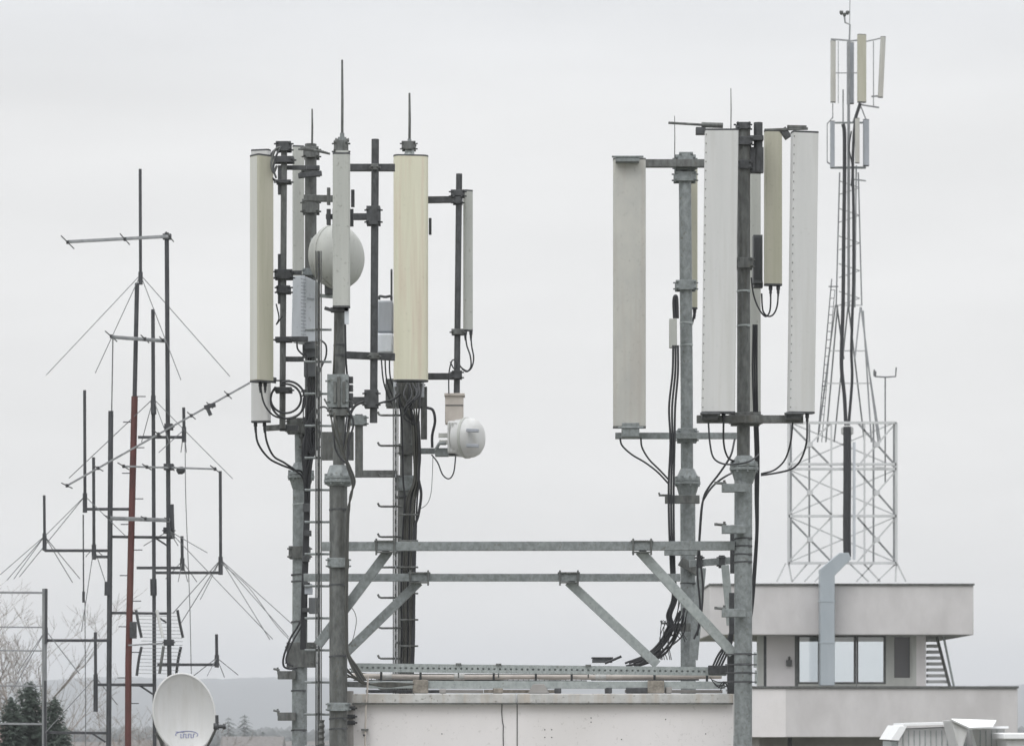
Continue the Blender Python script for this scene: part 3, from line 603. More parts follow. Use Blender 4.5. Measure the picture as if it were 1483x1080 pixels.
b = MB(); b.tube(curve(PP([(977, 461), (976, 440), (977, 430), (980, 432), (981, 461)], 32.25)), .017, 8); b.build('gland', 'black', t)

# ------------------------------------------------------------------ cables
gL = 'cables of the left cluster'; gR = 'cables of the right cluster'
cable('outer black cable looping from the leftmost panel foot to the rear left mast', [(370, 612, -.6), (373, 640, -.6), (388, 662, -.5), (405, 672, -.3), (425, 680, -.2), (440, 690, -.16), (443, 760, -.12), (442, 850, -.12)], 32.4, 3, gL)
cable('inner black cable looping from the leftmost panel foot to the rear left mast', [(383, 612, -.6), (386, 638, -.6), (396, 660, -.5), (412, 670, -.3), (430, 683, -.2), (441, 700, -.16), (445, 770, -.12), (441, 850, -.12)], 32.4, 3, gL)
for k, (dx, rx, ry) in enumerate(((0, 22, 21), (3, 25, 27))):
    pts = [(414 + dx + rx * math.cos(a * math.pi / 8), 577 + k * 2 + ry * math.sin(a * math.pi / 8)) for a in range(-5, 11)]
    cable(('inner' if k == 0 else 'outer') + ' ring of coiled black cable beside the slim pole at the cream panel foot', pts, 31.3, 3.2, gL)
cable('black cable dropping from the leftmost cream panel into the coil', [(377, 556), (381, 580), (390, 596), (402, 604), (420, 605), (436, 596), (440, 575)], 31.35, 2.6, gL)
cable('short black cable crossing the slim pole half way up', [(400, 440), (404, 460), (400, 470), (409, 458)], 31.3, 2, gL)
for k in range(4):
    cable(['first', 'second', 'third', 'fourth'][k] + ' black cable from the left on the front face of the upper rear left mast', [(446 + 4 * k, 500 + 10 * k), (447 + 4 * k, 560), (444 + 3.5 * k, 600), (446 + 3 * k, 640), (443 + 2 * k, 690), (441 + 2 * k, 760), (438 + 2 * k, 850), (436 + 2 * k, 940)], 32.2, 3.4, gL)
heads = [[(486, 466, .02), (484.5, 500, .02), (483.5, 530, .06), (482, 560, .2), (483, 590, .12), (486, 610), (492, 632), (497, 650)],
         [(500, 470, .02), (501, 520, .05), (504, 560, .2), (504, 590, .12), (501, 615), (499, 635), (498, 652)],
         [(470, 578, .4), (477, 592, .2), (481, 612), (486, 632), (494, 652)],
         [(462, 590, .5), (472, 590, .3), (479, 602, .1), (483, 630), (486, 650), (494, 664)],
         [(505, 590, .2), (507, 610, .1), (504, 628), (500, 645), (499, 658)]]
for k in range(5):
    pp = heads[k] + [(503 + k, 676), (510 + k, 697), (509.5 - k * .5, 716), (504 + k * .5, 735), (502 + k * .6, 760), (501 + k * .5, 850), (501 + k * .5, 920), (502.5 + .5 * k, 945), (510 + 2 * k, 966), (522 + 2 * k, 985)]
    cable(['first', 'second', 'third', 'fourth', 'fifth'][k] + ' black cable from the left, winding down the front left mast', pp, 29.85, 2.8, gL, 'black' if k % 2 else 'cable2')
for k in range(3):
    cable(['outer', 'middle', 'inner'][k] + ' upright cable loop behind the ladder at the foot of the upper rear left pole', [(456, 590 + 3 * k), (448 + 2 * k, 605), (443 + 3 * k, 625), (445 + 3 * k, 645), (450 + 2 * k, 657), (457, 645), (459, 610)], 32.15, 3, gL)
cable('black cable curving in front of the lower rear left mast, outer loop', [(441, 885), (432, 905), (420, 925), (411, 950), (411, 964), (420, 968), (430, 966)], 32.25, 3, gL)
cable('black cable curving in front of the lower rear left mast, inner loop', [(443, 885), (435, 908), (424, 928), (415, 950), (416, 960), (425, 964)], 32.2, 2.6, gL)
cable('black cable loop behind the ladder pole beside the white radio unit', [(464, 492), (472, 500), (472, 516), (466, 530), (460, 545)], 31.5, 2.6, gL)
cable('black cable hanging from the connector block of the white radio unit, left', [(430, 494), (431, 505), (438, 513), (444, 516), (445, 560)], 31.95, 2.6, gL)
cable('black cable draped from the front mast clamp toward the dark mounting pole', [(503, 590), (512, 612), (505, 640), (503, 668)], 29.8, 3, gL)
cable('thick black cable arching left of the offset pole', [(527, 581), (514, 588), (507, 602), (504, 625), (505, 660)], 29.95, 4, gL)
for k in range(7):
    w1 = [(575 + 6 * k, 556, .15), (578 + 5 * k, 580), ((582 if k == 0 else 594 + 2 * k), 612), ((583 if k == 0 else 597 + 1.7 * k), 650), ((584 if k == 0 else 598 + 1.5 * k), 695), (586 + 3 * k, 725), (583 + 3.2 * k, 780), (581 + 3.2 * k, 860), (582 + 3 * k, 920), (580 + 3 * k, 985), (580 + 3.2 * k, 1010)]
    cable('weathered cable in the bundle strapped down the rear centre mast', w1, 34.62 + .02 * (k % 2), 2.7, 'cable bundle of the rear centre mast', 'cable2' if k % 3 else 'black')
cable('black cable bulging out right of the rear centre mast', [(606, 610), (608, 660), (606, 690), (610, 715), (606, 745), (600, 770), (600, 840), (599, 900), (597, 960)], 34.55, 4, gL)
for k, x in enumerate((552, 558, 565)):
    cable(['left', 'middle', 'right'][k] + ' black cable hanging under the grey two-tone radio unit', [(x, 512), (x + 1 - k, 530), (x + 3 - k, 550), (x + 8, 568), (x + 18, 590)], 34.8, 2.2, gL)
cable('black cable sagging from the dark mounting pole to the rear centre mast', [(545, 585), (556, 582), (570, 578), (580, 570)], 32.8, 3, gL)
cable('left black jumper looping under the short grey panel at the right', [(674, 482), (676, 500), (681, 515), (682, 530), (677, 537), (668, 532), (662, 522)], 34.7, 2.2, gL)
cable('right black jumper looping under the short grey panel at the right', [(682, 482), (683, 500), (686, 518), (683, 532), (676, 538), (669, 534)], 34.7, 2.2, gL)
cable('curly black cable around the dark pole above the beige box', [(650, 570), (650, 545), (652, 530), (656, 521), (662, 526), (658, 534), (652, 524)], 34.45, 2.0, gL)
cable('black cable bow right of the rear centre mast above the arm', [(618, 590), (627, 594), (630, 610), (626, 630), (626, 648)], 34.6, 4, gL)
cable('thin black cable sagging below the small drum dish', [(625, 658), (634, 670), (641, 687), (650, 693), (657, 684), (660, 660)], 34.3, 2.0, gL)
cable('very thin pale wire hanging below the arm of the drum dish', [(627, 660), (626, 690), (624, 715), (618, 730), (606, 738)], 34.6, 1.0, gL, 'wire', 'wire')
cable('thin black lead from the top bracket coil beside the leftmost cream panel, left', [(404, 214), (394, 222), (389, 240), (393, 256), (399, 262)], 31.1, 3.5, gL)
cable('thin grey lead from the top bracket coil beside the leftmost cream panel, middle', [(406, 213), (398, 218), (393, 236), (396, 250), (401, 240)], 31.05, 3.5, gL, 'galvd')
cable('thin grey lead from the top bracket coil beside the leftmost cream panel, right', [(408, 212), (400, 226), (396, 244), (400, 258)], 31.0, 3, gL, 'dark')
# right
cable('black cable curving from the left foot of the dirty beige panel to the mast bundle', [(898, 634), (901, 645), (915, 658), (935, 670), (953, 684), (968, 700)], 32.1, 2.6, gR)
cable('black cable curving from the right foot of the dirty beige panel to the mast bundle', [(928, 634), (930, 648), (940, 665), (955, 680), (969, 695)], 32.1, 2.6, gR)
for k in range(3):
    cable('long black riser cable left of the rear right mast', [(975 + 3.4 * k, 500), (974 + 3.9 * k, 540), (969 + 4.4 * k, 590), (971 + 3.0 * k, 640), (968.5 + 3.6 * k, 700), (969 + 3.4 * k, 760), (972 + 2.6 * k, 830), (974 + 3 * k, 865), (966 + 3 * k, 890), (968 + 3 * k, 905), (955 + 4 * k, 930), (935 + 4 * k, 948), (905 + 6 * k, 960)], 32.0, 3.2, 'riser cables beside the rear right mast')
for k in range(3):
    cable(['left', 'middle', 'right'][k] + ' black cable of the bundle descending the right side of the front right mast', [(1091 + 2.5 * k, 470), (1090 + 3 * k, 540), (1092 + 2.5 * k, 600), (1094 + 2.4 * k, 660), (1094 + 2 * k, 720), (1095 + 1.2 * k, 770), (1091 + 1.5 * k, 830), (1088 + k, 880), (1084, 915), (1080, 940)], 30.35, 2.8, gR)
cable('black jumper from the bracket foot of the left white panel sweeping right', [(1026, 612, -.3), (1028, 640, -.3), (1033, 662, -.3), (1046, 671, -.3), (1065, 672, -.3), (1085, 668, -.2), (1099, 658)], 29.9, 2.6, gR)
cable('black jumper from the connector of the left white panel passing behind the mast', [(1048, 604, -.3), (1048, 640, -.2), (1053, 660), (1062, 667), (1078, 668, .2)], 29.95, 2.8, gR)
cable('black cable swinging from the right mast down to the rear right mast, upper', [(1064, 636, .2), (1058, 660), (1042, 685), (1026, 706), (1018, 725), (1014, 770), (1013, 800), (1018, 850), (1014, 900), (1005, 925)], 30.6, 3.2, gR)
cable('black cable swinging from the right mast down to the rear right mast, lower', [(1066, 682, .2), (1050, 690), (1034, 702), (1022, 718), (1016, 735), (1012, 790), (1010, 830), (1014, 880), (1010, 920)], 30.65, 3, gR)
cable('black jumper from the bracket foot of the rightmost white panel', [(1148, 612, -.2), (1145, 640, -.2), (1137, 665, -.1), (1122, 680), (1102, 686)], 29.95, 2.6, gR)
cable('black jumper from the connector of the rightmost white panel, outer sweep', [(1169, 608, -.3), (1168, 640, -.3), (1160, 665, -.2), (1148, 678, -.1), (1128, 684), (1102, 688)], 29.95, 2.8, gR)
cable('left black jumper under the olive cream panel', [(1116, 416), (1116, 440), (1114, 453), (1108, 458), (1098, 445), (1091, 425), (1088, 402)], 30.28, 2.4, gR)
cable('right black jumper under the olive cream panel', [(1127, 416), (1126, 440), (1121, 454), (1113, 458), (1105, 450), (1103, 425)], 30.28, 2.4, gR)
cable('black lead from the taupe panel behind the rear right mast', [(1006, 450), (1004, 462), (1002, 470)], 32.6, 3, gR)
rnd = random.Random(4)
for k in range(9):
    x0 = 990 + rnd.uniform(-8, 6); y0 = rnd.uniform(865, 900)
    cable('loose black cable tail tangled at the foot of the rear right mast', [(x0, y0), (x0 - rnd.uniform(2, 12), y0 + 25), (975 - rnd.uniform(0, 22), 935 + rnd.uniform(-8, 8)), (950 - rnd.uniform(0, 20), 955), (925 - rnd.uniform(0, 20), 964)], 32.0 + .03 * (k % 4), rnd.choice((1.4, 2.2, 3.2)), 'loose cable tails at the rear right mast')
for k in range(7):
    x0 = 985 + rnd.uniform(-10, 10)
    cable('fine black wire loop sprouting beside the rear right mast foot', [(x0, 925 + rnd.uniform(-6, 6)), (x0 - 14 + rnd.uniform(-6, 6), 905 + rnd.uniform(-8, 8)), (x0 - 26 + rnd.uniform(-6, 6), 925 + rnd.uniform(-8, 8)), (x0 - 22, 955)], 31.9 + .03 * (k % 3), 1.2, 'fine wire loops at the rear right mast')
for k in range(4):
    cable('black cable leaning from the rail up to the front right mast', [(1032 + 4 * k, 965), (1040 + 4 * k, 948), (1052 + 2.5 * k, 930), (1058 + k, 912), (1061, 895)], 30.5, 3, 'cables rising to the front right mast')
for k in range(6):
    cable('thin black cable end at the roof corner by the front right mast', [(1055, 985 + 3 * k), (1040 + 2 * k, 990 + rnd.uniform(-6, 6)), (1028 + 3 * k, 980 + 4 * k)], 30.15, 1.4, 'cable ends at the right roof corner')
for k in range(4):
    cable('grey cable lying over the left end of the channel', [(500, 965 + 5 * k), (515, 982 + rnd.uniform(-3, 3)), (530, 990 + rnd.uniform(-3, 3)), (560, 988 + 2 * k), (600, 990)], 30.2, 2.4, 'cables over the left roof corner', 'cable2')
cable('thin grey cable arcing at the brace right of the front left mast', [(503, 873), (513, 885), (516, 900), (511, 925), (505, 935)], 30.3, 1, gL, 'cable2')
# left wall side: corrugated conduit between masts and wall edge stubs
t = thing('flexible_conduit', 'ribbed flexible conduit between the ladder and the front left mast at the bottom', 'conduit', P(466, 1080, 30.6))
b = MB(); b.lathe(P(466, 1140, 30.6), (0, 0, 1), [(i * .0275, m_(4.5 if i % 2 else 3, 30.6)) for i in range(24)], 14); b.build('hose', 'galvd', t)
t = thing('wall_stub_pipe', 'pitted grey stub pipe between the front left mast and the white wall end', 'pipe', P(506, 1100, 30.15))
pole(t, [(507, 1110), (507, 1000)], 30.2, 10, 'concd', 'pipe', 14)
for y in (1025, 1037, 1046): clamp(t, 508, y, 12, 6, 30.2, 6, 'dark')

# ------------------------------------------------------------------ LEFT THICKET OF THIN ANTENNAS
Y = 45.0
def fmast(label, x0, y0, x1, w_, mt='farm', Yd=Y, top=None):
    t = thing('antenna_mast', label, 'mast', P(x0, ybase(Yd), Yd), 'slender masts of the antenna thicket'); pole(t, [(x0, ybase(Yd)), (x1, y0)], Yd, w_, mt, 'pole', 10); return t
def gp(label, x, yt, ym, yb, rads, armto=None, Yd=Y, w_=4.5, grp='ground plane antennas'):
    t = thing('ground_plane_antenna', label, 'antenna', P(x, yb, Yd), grp)
    pole(t, [(x, ym), (x - .5, yt)], Yd, w_, 'farm', 'whip', 8)
    b = MB(); b.tube(PP([(x, yb), (x, ym - 4)], Yd), m_(w_ + 2, Yd) / 2, 10); b.build('base', 'farm', t)
    for (rx, ry) in rads:
        b = MB(); zz = random.uniform(-.5, .5); b.tube([P(x, ym, Yd), P(rx, ry, Yd + zz)], m_(1.2, Yd) / 2, 6); b.build('radial', 'wire', t)
    if armto: arm(t, x, armto[1], armto[0], armto[2] if len(armto) > 2 else armto[1], Yd, 4, 'farm')
    return t
t = thing('antenna_mast', 'rust-red slender mast in the antenna thicket', 'mast', P(184, ybase(Y), Y), 'slender masts of the antenna thicket')
pole(t, [(184, ybase(Y)), (186, 960), (190, 780), (195, 574)], Y, 9.5, 'red', 'red_pole', 12); pole(t, [(195, 574), (198.5, 410)], Y, 6.5, 'farm', 'upper_pole', 10)
for k in range(13):
    y = 574 + k * 37; s_ = -1 if k % 2 else 1; xx = 195 - (y - 574) * .022
    arm(t, xx, y, xx + s_ * (16 if k else 16), y, Y, 1.4, 'farm', 'step')
b = MB(); b.box(P(193, 912, Y - .1), (m_(9, Y), .12, m_(24, Y))); b.build('cable_box', 'dark', t, .005)
gp('tallest whip antenna with four long drooping radials on the rust-red mast', 203.5, 245, 398, 412, [(67, 543), (138, 540), (262, 550), (333, 545)])
m2 = fmast('rightmost tall slender mast carrying the top side boom', 247.5, 337, 241.5, 6.5)
b = MB(); b.box(P(242, 343, Y), (m_(12, Y), .08, m_(8, Y))); b.build('head', 'farm', m2)
for yy, w_ in ((618, 12), (676, 14), (768, 15), (930, 14)): clamp(m2, 244.5, yy, w_, 9, Y, 4, 'farm')
arm(m2, 248.5, 730, 250, 780, Y, 6, 'farm', 'sleeve')
m3 = fmast('slender mast between the rust-red mast and the top-boom mast', 225, 448, 221.5, 5.5)
for (y0, y1, w_) in ((580, 600, 8), (838, 862, 9.5)): pole(m3, [(222.5, y1), (222.3, (y0 + y1) / 2), (222, y0)], Y, w_, 'farm', 'coil', 12)
m4 = fmast('slender dark mast left of the rust-red mast with thin whip on top', 155.5, 595, 160.5, 7.5)
pole(m4, [(161.5, 612), (163.5, 490)], Y, 1.8, 'wire', 'thin_whip', 6); pole(m4, [(156.5, 862), (157, 842)], Y, 11, 'farm', 'coil', 12)
m8 = fmast('pale grey support mast at the far left edge of the thicket', 64, 852, 64.5, 7, 'farml')
pole(m8, [(66.5, 932), (67, 852)], Y - .05, 4, 'farm', 'sleeve', 8); pole(m8, [(65, ybase(Y)), (65.5, 985)], Y - .06, 4, 'farm', 'lower_sleeve', 8)
gp('whip antenna on a short side arm, upper left, joined to the rust-red mast', 123, 565, 718, 742, [(66, 775), (183, 777), (28, 835)], (192, 737))
gp('thin hanging whip below the upper left side arm antenna', 121, 745, 860, 872, [], None, Y, 2, 'ground plane antennas')
gp('whip antenna just left of the dark mast on the lower arm', 136, 662, 792, 810, [(124, 806), (118, 914), (155, 850), (152, 808)], (158, 806))
gp('leftmost whip antenna on the long arm of the dark mast', 64.5, 717, 776, 797, [(0, 832), (10, 840), (20, 838), (105, 843), (116, 838)], (157, 797), Y, 4)
gp('short whip beside the dark mast on the low double arm', 138.5, 915, 980, 1030, [(66, 1060), (170, 1020)], (222, 991))
gp('whip with radials on the pale support mast arm', 66, 880, 912, 930, [(18, 1000), (25, 975), (115, 975), (112, 972)], (156, 927))
gp('short whip on the upper right arm of the rust-red mast', 266.5, 590, 622, 640, [(337, 693), (230, 655), (262, 655), (270, 655)], (200, 633))
gp('short whip half way down right of the top-boom mast', 264, 776, 812, 826, [(240, 838), (285, 842), (258, 842), (272, 842)], (198, 822))
gp('rightmost tall whip with long radials reaching toward the front masts', 319.5, 682, 810, 832, [(418, 922), (425, 905), (391, 926), (250, 888), (262, 902), (290, 868)], (226, 829), Y, 4.5)
gp('low short whip right of the satellite dish top', 314, 918, 952, 966, [(278, 980), (300, 978), (325, 980), (345, 977)], (228, 962))
gp('slim collar of four long radials high on the middle mast', 222, 565, 577, 598, [(100, 692), (205, 640), (245, 640), (312, 668)], None, Y - .15, 5)
gp('collar of drooping wires above the coil on the middle mast', 244.5, 755, 768, 778, [(208, 790), (300, 800), (258, 790), (395, 925)], None, Y - .1, 4)
# yagis and booms
def yagi(label, p0, p1, elems, w_=3.4, mt='farml', double=0):
    t = thing('yagi_antenna', label, 'antenna', P(*p0, Y), 'boom antennas in the thicket')
    arm(t, *p0, *p1, Y - .25, w_, mt, 'boom')
    if double: arm(t, p0[0], p0[1] + double, p1[0], p1[1] + double, Y - .25, w_ * .6, mt, 'boom')
    for k, (f, L_) in enumerate(elems):
        c = P(p0[0] + (p1[0] - p0[0]) * f, p0[1] + (p1[1] - p0[1]) * f, Y - .25)
        b = MB(); b.tube([c + Vector((-.005 * L_, -L_ / 2, 0)), c + Vector((.005 * L_, L_ / 2, 0))], .008, 6); b.build('element', 'farm', t)
        b = MB(); b.box(c, (.035, .04, .045)); b.build('element_clip', 'farm', t)
    return t
yagi('top horizontal boom antenna reaching left from the tall slender mast', (98, 351), (246, 343), [(0, 1.2), (.56, 1), (1, .9)], 3, 'farml', -2.2)
yagi('second horizontal boom antenna, short, below the long radials', (161, 487), (240, 493), [(0, 1.2), (.62, .9), (.95, .8)], 3.4, 'farml', 2.5)
yagi('level boom antenna at mid height crossing three masts', (179, 675), (314, 679), [(0, 1.2), (.25, 1), (.5, 1), (.98, 1.2)], 2.6)
yagi('thick folded boom antenna low on the masts', (158, 749), (246, 752), [(0, 1), (.6, 1), (.97, .8)], 3.6, 'farml', 3)
dg = yagi('long slanting boom antenna pointing up to the right across the thicket', (97, 703), (362, 554), [(0, 1), (.17, 1), (.5, 1.2), (.68, 1), (.78, .8), (.88, 1)], 2.6)
b = MB(); b.bar(P(296, 590, Y - .4), P(312, 586, Y - .4), .08, .05); b.bar(P(301, 592, Y - .4), P(305, 601, Y - .4), .08, .05); b.build('feed_point', 'farm', dg)
for i, (x0, x1, y, lab) in enumerate(((160, 246, 777, 'level dark crossbar below the thick folded boom'), (157, 243, 887, 'dark crossbar above the grid antenna'), (64, 155, 1060, 'dark crossbar at the bottom left between pale and dark masts'), (158, 224, 991, 'dark crossbar left of the satellite dish top'))):
    t = thing('cross_bar', lab, 'crossbar', P(x0, y, Y), 'crossbars of the thicket'); arm(t, x0, y, x1, y + 1, Y + .03, 3.8, 'farm', 'bar'); arm(t, x1 - 2, y + 14, x1 - 22, y + 1, Y + .03, 2.6, 'farm', 'strut')
t = thing('ball_insulator', 'dark round lump insulator beside the tall slender mast', 'insulator', P(262, 682, Y))
b = MB(); b.lathe(P(262, 681, Y - .2), (1, 0, .3), [(-.06, .01), (-.05, .04), (0, .055), (.04, .045), (.06, .01)], 12); b.build('body', 'farm', t); arm(t, 255, 681, 268, 680, Y - .2, 1.5, 'farm', 'wire_end')
cable('thin pale hanging wire right of the tall slender mast', [(268, 640), (269, 720), (272, 800), (275, 880), (277, 975)], Y, 1.2, 'hanging wires', 'wire', 'wire')
cable('thin pale hanging wire left of the dark mast', [(123, 870), (123.5, 960), (124, 1020), (124, 1090)], Y, 1.4, 'hanging wires', 'wire', 'wire')
cable('faint slack wire from the thicket toward the rear left mast', [(320, 815), (360, 850), (400, 905), (428, 935)], 44.5, 1.0, 'hanging wires', 'wire', 'wire')
# comb antenna at the far left edge
t = thing('comb_antenna', 'pale antenna of level rods leaving the frame at the far left', 'antenna', P(30, 1050, Y))
for y in (858, 908, 942, 993, 1048): arm(t, -60, y - 1, 64, y, Y + .1, 3 if y in (858, 1048) else 2, 'farml', 'rod')
# grid antenna
t = thing('grid_antenna', 'curved grid reflector antenna of dark bars above the satellite dish', 'antenna', P(230, 978, Y))
for side, x in ((0, 197), (1, 257)):
    for up in (0, 1):
        pts = [(x, 883), (x + 3, 900), (x + 8, 923)] if up else [(x + 8 - side * 3, 936), (x + 4 - side * 3, 955), (x + 1 - side * 3, 978)]
        b = MB(); b.tube(curve(PP(pts, Y - .3 if side == 0 else Y + .2)), m_(4, Y) / 2, 8); b.build('side_bar', 'dark', t)
for k in range(18):
    y = 886 + k * 5.2; f = 1 - abs(y - 930) / 46
    b = MB(); b.tube([P(198 + 7 * f, y, Y - .3), P(258 + 7 * f, y + 1, Y + .2)], .0038, 6); b.build('grid_rod', 'farml', t)
arm(t, 186, 934, 236, 931, Y - .5, 2.2, 'farml', 'feed_boom'); b = MB(); b.tube(PP([(227, 883), (236, 923)], Y - .55), .022, 8); b.build('support_bar', 'white', t)
b = MB(); b.tube(PP([(237, 935), (231, 975)], Y - .55), .02, 8); b.build('support_bar', 'galvd', t)

# satellite dish
Yd = 43.0
t = thing('satellite_dish', 'large white offset satellite dish at the lower left with faint blue print', 'satellite dish', P(266, 1110, Yd))
cen = P(267, 1032, Yd); rx, rz = m_(43.5, Yd), m_(57, Yd); ax = Vector((.18, -1, .06)).normalized(); tl = R(10)
def dishpt(r_, a, off=0):
    x = rx * r_ * math.cos(a); z = rz * r_ * math.sin(a); X = x * math.cos(tl) + z * math.sin(-tl); Z = x * math.sin(tl) * 1 + z * math.cos(tl)
    y = -.13 * (r_ * r_) + .10 + .12 * X
    return cen + Vector((X, y + off, Z))
b = MB(); nr, na = 14, 64
def dsurf(b, off):
    vs = [dishpt(0, 0, off)] + [dishpt((i + 1) / nr, 2 * math.pi * j / na, off) for i in range(nr) for j in range(na)]
    fs = [(0, 1 + j, 1 + (j + 1) % na) for j in range(na)] + [(1 + i * na + j, 1 + (i + 1) * na + j, 1 + (i + 1) * na + (j + 1) % na, 1 + i * na + (j + 1) % na) for i in range(nr - 1) for j in range(na)]
    b.add(vs, fs)
dsurf(b, 0); dsurf(b, .02); b.build('reflector', 'white', t)
b = MB(); ringp = [dishpt(1.0, 2 * math.pi * j / na, .01) for j in range(na + 1)]; b.tube(ringp, .016, 8); b.build('rim', 'white', t)
b = MB()        # the faded emblem: an oval sweep over a row of small strokes
def surf(px, py):
    q = P(px, py, Yd); X = q.x - cen.x; Z = q.z - cen.z; x = X * math.cos(tl) + Z * math.sin(tl); z = -X * math.sin(tl) + Z * math.cos(tl); r_ = math.hypot(x / rx, z / rz)
    return cen + Vector((X, -.13 * r_ * r_ + .10 + .12 * X - .004, Z))
sw = [surf(270 + 16 * math.cos(R(a)), 1063 + 5.0 * math.sin(R(a))) for a in range(160, 400, 12)]
b.tube(sw, .005, 6)
b.tube([surf(x, 1059 + .06 * (x - 255)) for x in range(254, 268, 3)], .004, 6)
for k in range(6): 
    x = 261.5 + 3.6 * k; b.tube([surf(x, 1062), surf(x, 1067.5)], .006, 6); b.tube([surf(x, 1062 if k % 2 else 1067.5), surf(x + 2.2, 1062 if k % 2 else 1067.5)], .005, 6)
b.build('printed_emblem', 'ink', t)
b = MB(); b.tube(PP([(238, 1085), (232, 1068), (226, 1060)], Yd + .25), .03, 8); b.tube(PP([(266, 1200), (266, 1050)], Yd + .35), .045, 12); b.build('back_strut', 'galvd', t)
b = MB(); b.tube([P(262, 1120, Yd - .1), P(296, 1090, Yd - .5), P(314, 1052, Yd - .75)], .018, 8); b.build('feed_arm', 'galvd', t)
b = MB(); b.lathe(P(309, 1051, Yd - .75), (1, .1, -.03), [(0, .04), (.05, .045), (.055, .025), (.12, .025), (.125, .04), (.16, .035)], 14); b.tube(PP([(314.5, 1056), (314, 1035)], Yd - .75), .022, 8); b.build('receiver', 'dark', t)

# ------------------------------------------------------------------ RIGHT PAVILION (far building)
Yb = 80.0
t = thing('rooftop_pavilion', 'pale concrete pavilion with two broad slab parapets and a glazed storey between them', 'building', P(1250, ybase(Yb, 0), Yb))
def pb(par, name, x0, y0, x1, y1, Yf, dep, mt, bev=0): b = MB(); b.pbox(x0, y0, x1, y1, Yf, dep); return b.build(name, mt, par, bev)
up = pb(t, 'upper_parapet', 1028, 847, 1410, 919, Yb, 7, 'concrete', .02); pb(up, 'metal_edge', 1027, 844.5, 1411.5, 847, Yb - .05, 7.1, 'galvd')
lo = pb(t, 'lower_parapet', 1088, 996, 1474, 1067, Yb - .8, 9, 'concrete', .02); pb(lo, 'metal_edge', 1087, 993, 1475.5, 996, Yb - .85, 9.1, 'galvd')
pb(lo, 'pale_patch', 1088.5, 997, 1138, 1066.5, Yb - .806, .02, 'plaster')
pb(t, 'lower_wall', 1100, 1067, 1440, ybase(Yb, 0), Yb + .5, 7, 'concd')
pb(t, 'lower_pillar', 1142, 1067, 1147, 1300, Yb - .1, .3, 'dark')
Yw = Yb + .9
for (x0, x1, mt_) in ((1097, 1106, 'greyr'), (1106, 1110, 'dark'), (1110, 1151, 'plaster'), (1151, 1156, 'galvd'), (1321, 1327, 'greyr'), (1327, 1341, 'plaster')): pb(t, 'wall_section', x0, 918, x1, 996, Yw, .25, mt_)
pb(t, 'wall_section', 1283, 918, 1293, 996, Yw, .25, 'greyr')
pb(t, 'back_wall', 1285, 905, 1340, 996, Yw + 4, .2, 'greyr'); pb(t, 'back_wall', 1100, 905, 1153, 996, Yw + 4, .2, 'greyr')
for (x0, x1, y1) in ((1156, 1188, 990), (1188, 1240, 990), (1241, 1283, 990), (1293, 1321, 984)):
    f = MB(); f.pbox(x0, 919, x1, 922, Yw + .02, .12); f.pbox(x0, y1 - 3, x1, y1, Yw + .02, .12); f.pbox(x0, 922, x0 + 2, y1 - 3, Yw + .02, .12); f.pbox(x1 - 3, 922, x1, y1 - 3, Yw + .02, .12)
    wn = f.build('window', 'galvd' if x0 < 1290 else 'greyr', t)
    pn = MB(); pn.pbox(x0 + 2, 922, x1 - 3, y1 - 3, Yw + .07, .008); pn.build('pane', 'glass' if x0 < 1290 else 'glassd', wn)
    s_ = MB(); s_.pbox(x0, y1, x1, 996, Yw, .25); s_.build('sill', 'greyr', wn)
ap = MB(); ap.pbox(1139, 955, 1147, 964, Yw - .12, .12); ap.tube(PP([(1143, 955), (1143, 950)], Yw - .05), .03, 6); ap.build('wall_lamp', 'galvd', t, .01)
st = thing('outdoor_stair', 'pale steel stair with pale treads rising right of the glazed storey', 'stair', P(1360, 996, Yw + .3))
for k in range(9):
    y = 924 + 8.6 * k; pb(st, 'tread', 1344, y, 1358 + k * 2.2, y + 4.5, Yw + .3 + .05 * (8 - k), .35, 'white')
arm(st, 1356, 919, 1376, 996, Yw + .25, 4, 'galvd', 'stringer'); arm(st, 1366, 919, 1382, 996, Yw + .28, 3, 'galvl', 'handrail')
# duct
t = thing('cable_duct', 'blue-grey sheet metal cable duct climbing over the pavilion parapet', 'duct', P(1198, 1000, Yb - .4))
b = MB(); out = [(1188, 992), (1188, 824), (1216, 800), (1229, 800), (1233, 809), (1209, 833), (1209, 992)]
f_ = PP(out, Yb - .55); bk = [v + Vector((0, .45, 0)) for v in f_]; n = len(out)
b.add(f_ + bk, [tuple(range(n)), tuple(range(n, 2 * n))[::-1]] + [(i, (i + 1) % n, (i + 1) % n + n, i + n) for i in range(n)]); b.build('casing', 'duct', t, .01)
b = MB()
for y in (870, 930): b.pbox(1187, y - 1, 1210, y + 1, Yb - .56, .47)
b.build('seam_strap', 'duct', t)

# rooflights in front of the pavilion
t = thing('rooflight_building', 'workshop building under the white rooflights, only its top edge near the frame', 'building', P(1400, ybase(60, 0), 60))
MB().box((P(1400, 0, 62).x + .8, 63, 9.6), (6, 7, 19.2)).build('wall', 'concrete', t)
def rooflight(label, front, Yf, dep, ribs):
    t = thing('rooflight', label, 'rooflight', P(front[0][0], 1095, Yf), 'white rooflights')
    f_ = PP(front, Yf); n = len(f_); bk = [v + Vector((0, dep, 0)) for v in f_]
    MB().add(f_ + bk, [tuple(range(n)), tuple(range(n, 2 * n))[::-1]] + [(i, (i + 1) % n, (i + 1) % n + n, i + n) for i in range(n)]).build('housing', 'white', t, .02)
    b = MB()
    for x, y0, y1 in ribs: b.pbox(x - .6, y0, x + .6, y1, Yf - .02, .025)
    if ribs: b.build('seam', 'galvl', t)
    xs = [p[0] for p in front]; ys = [p[1] for p in front]
    return t
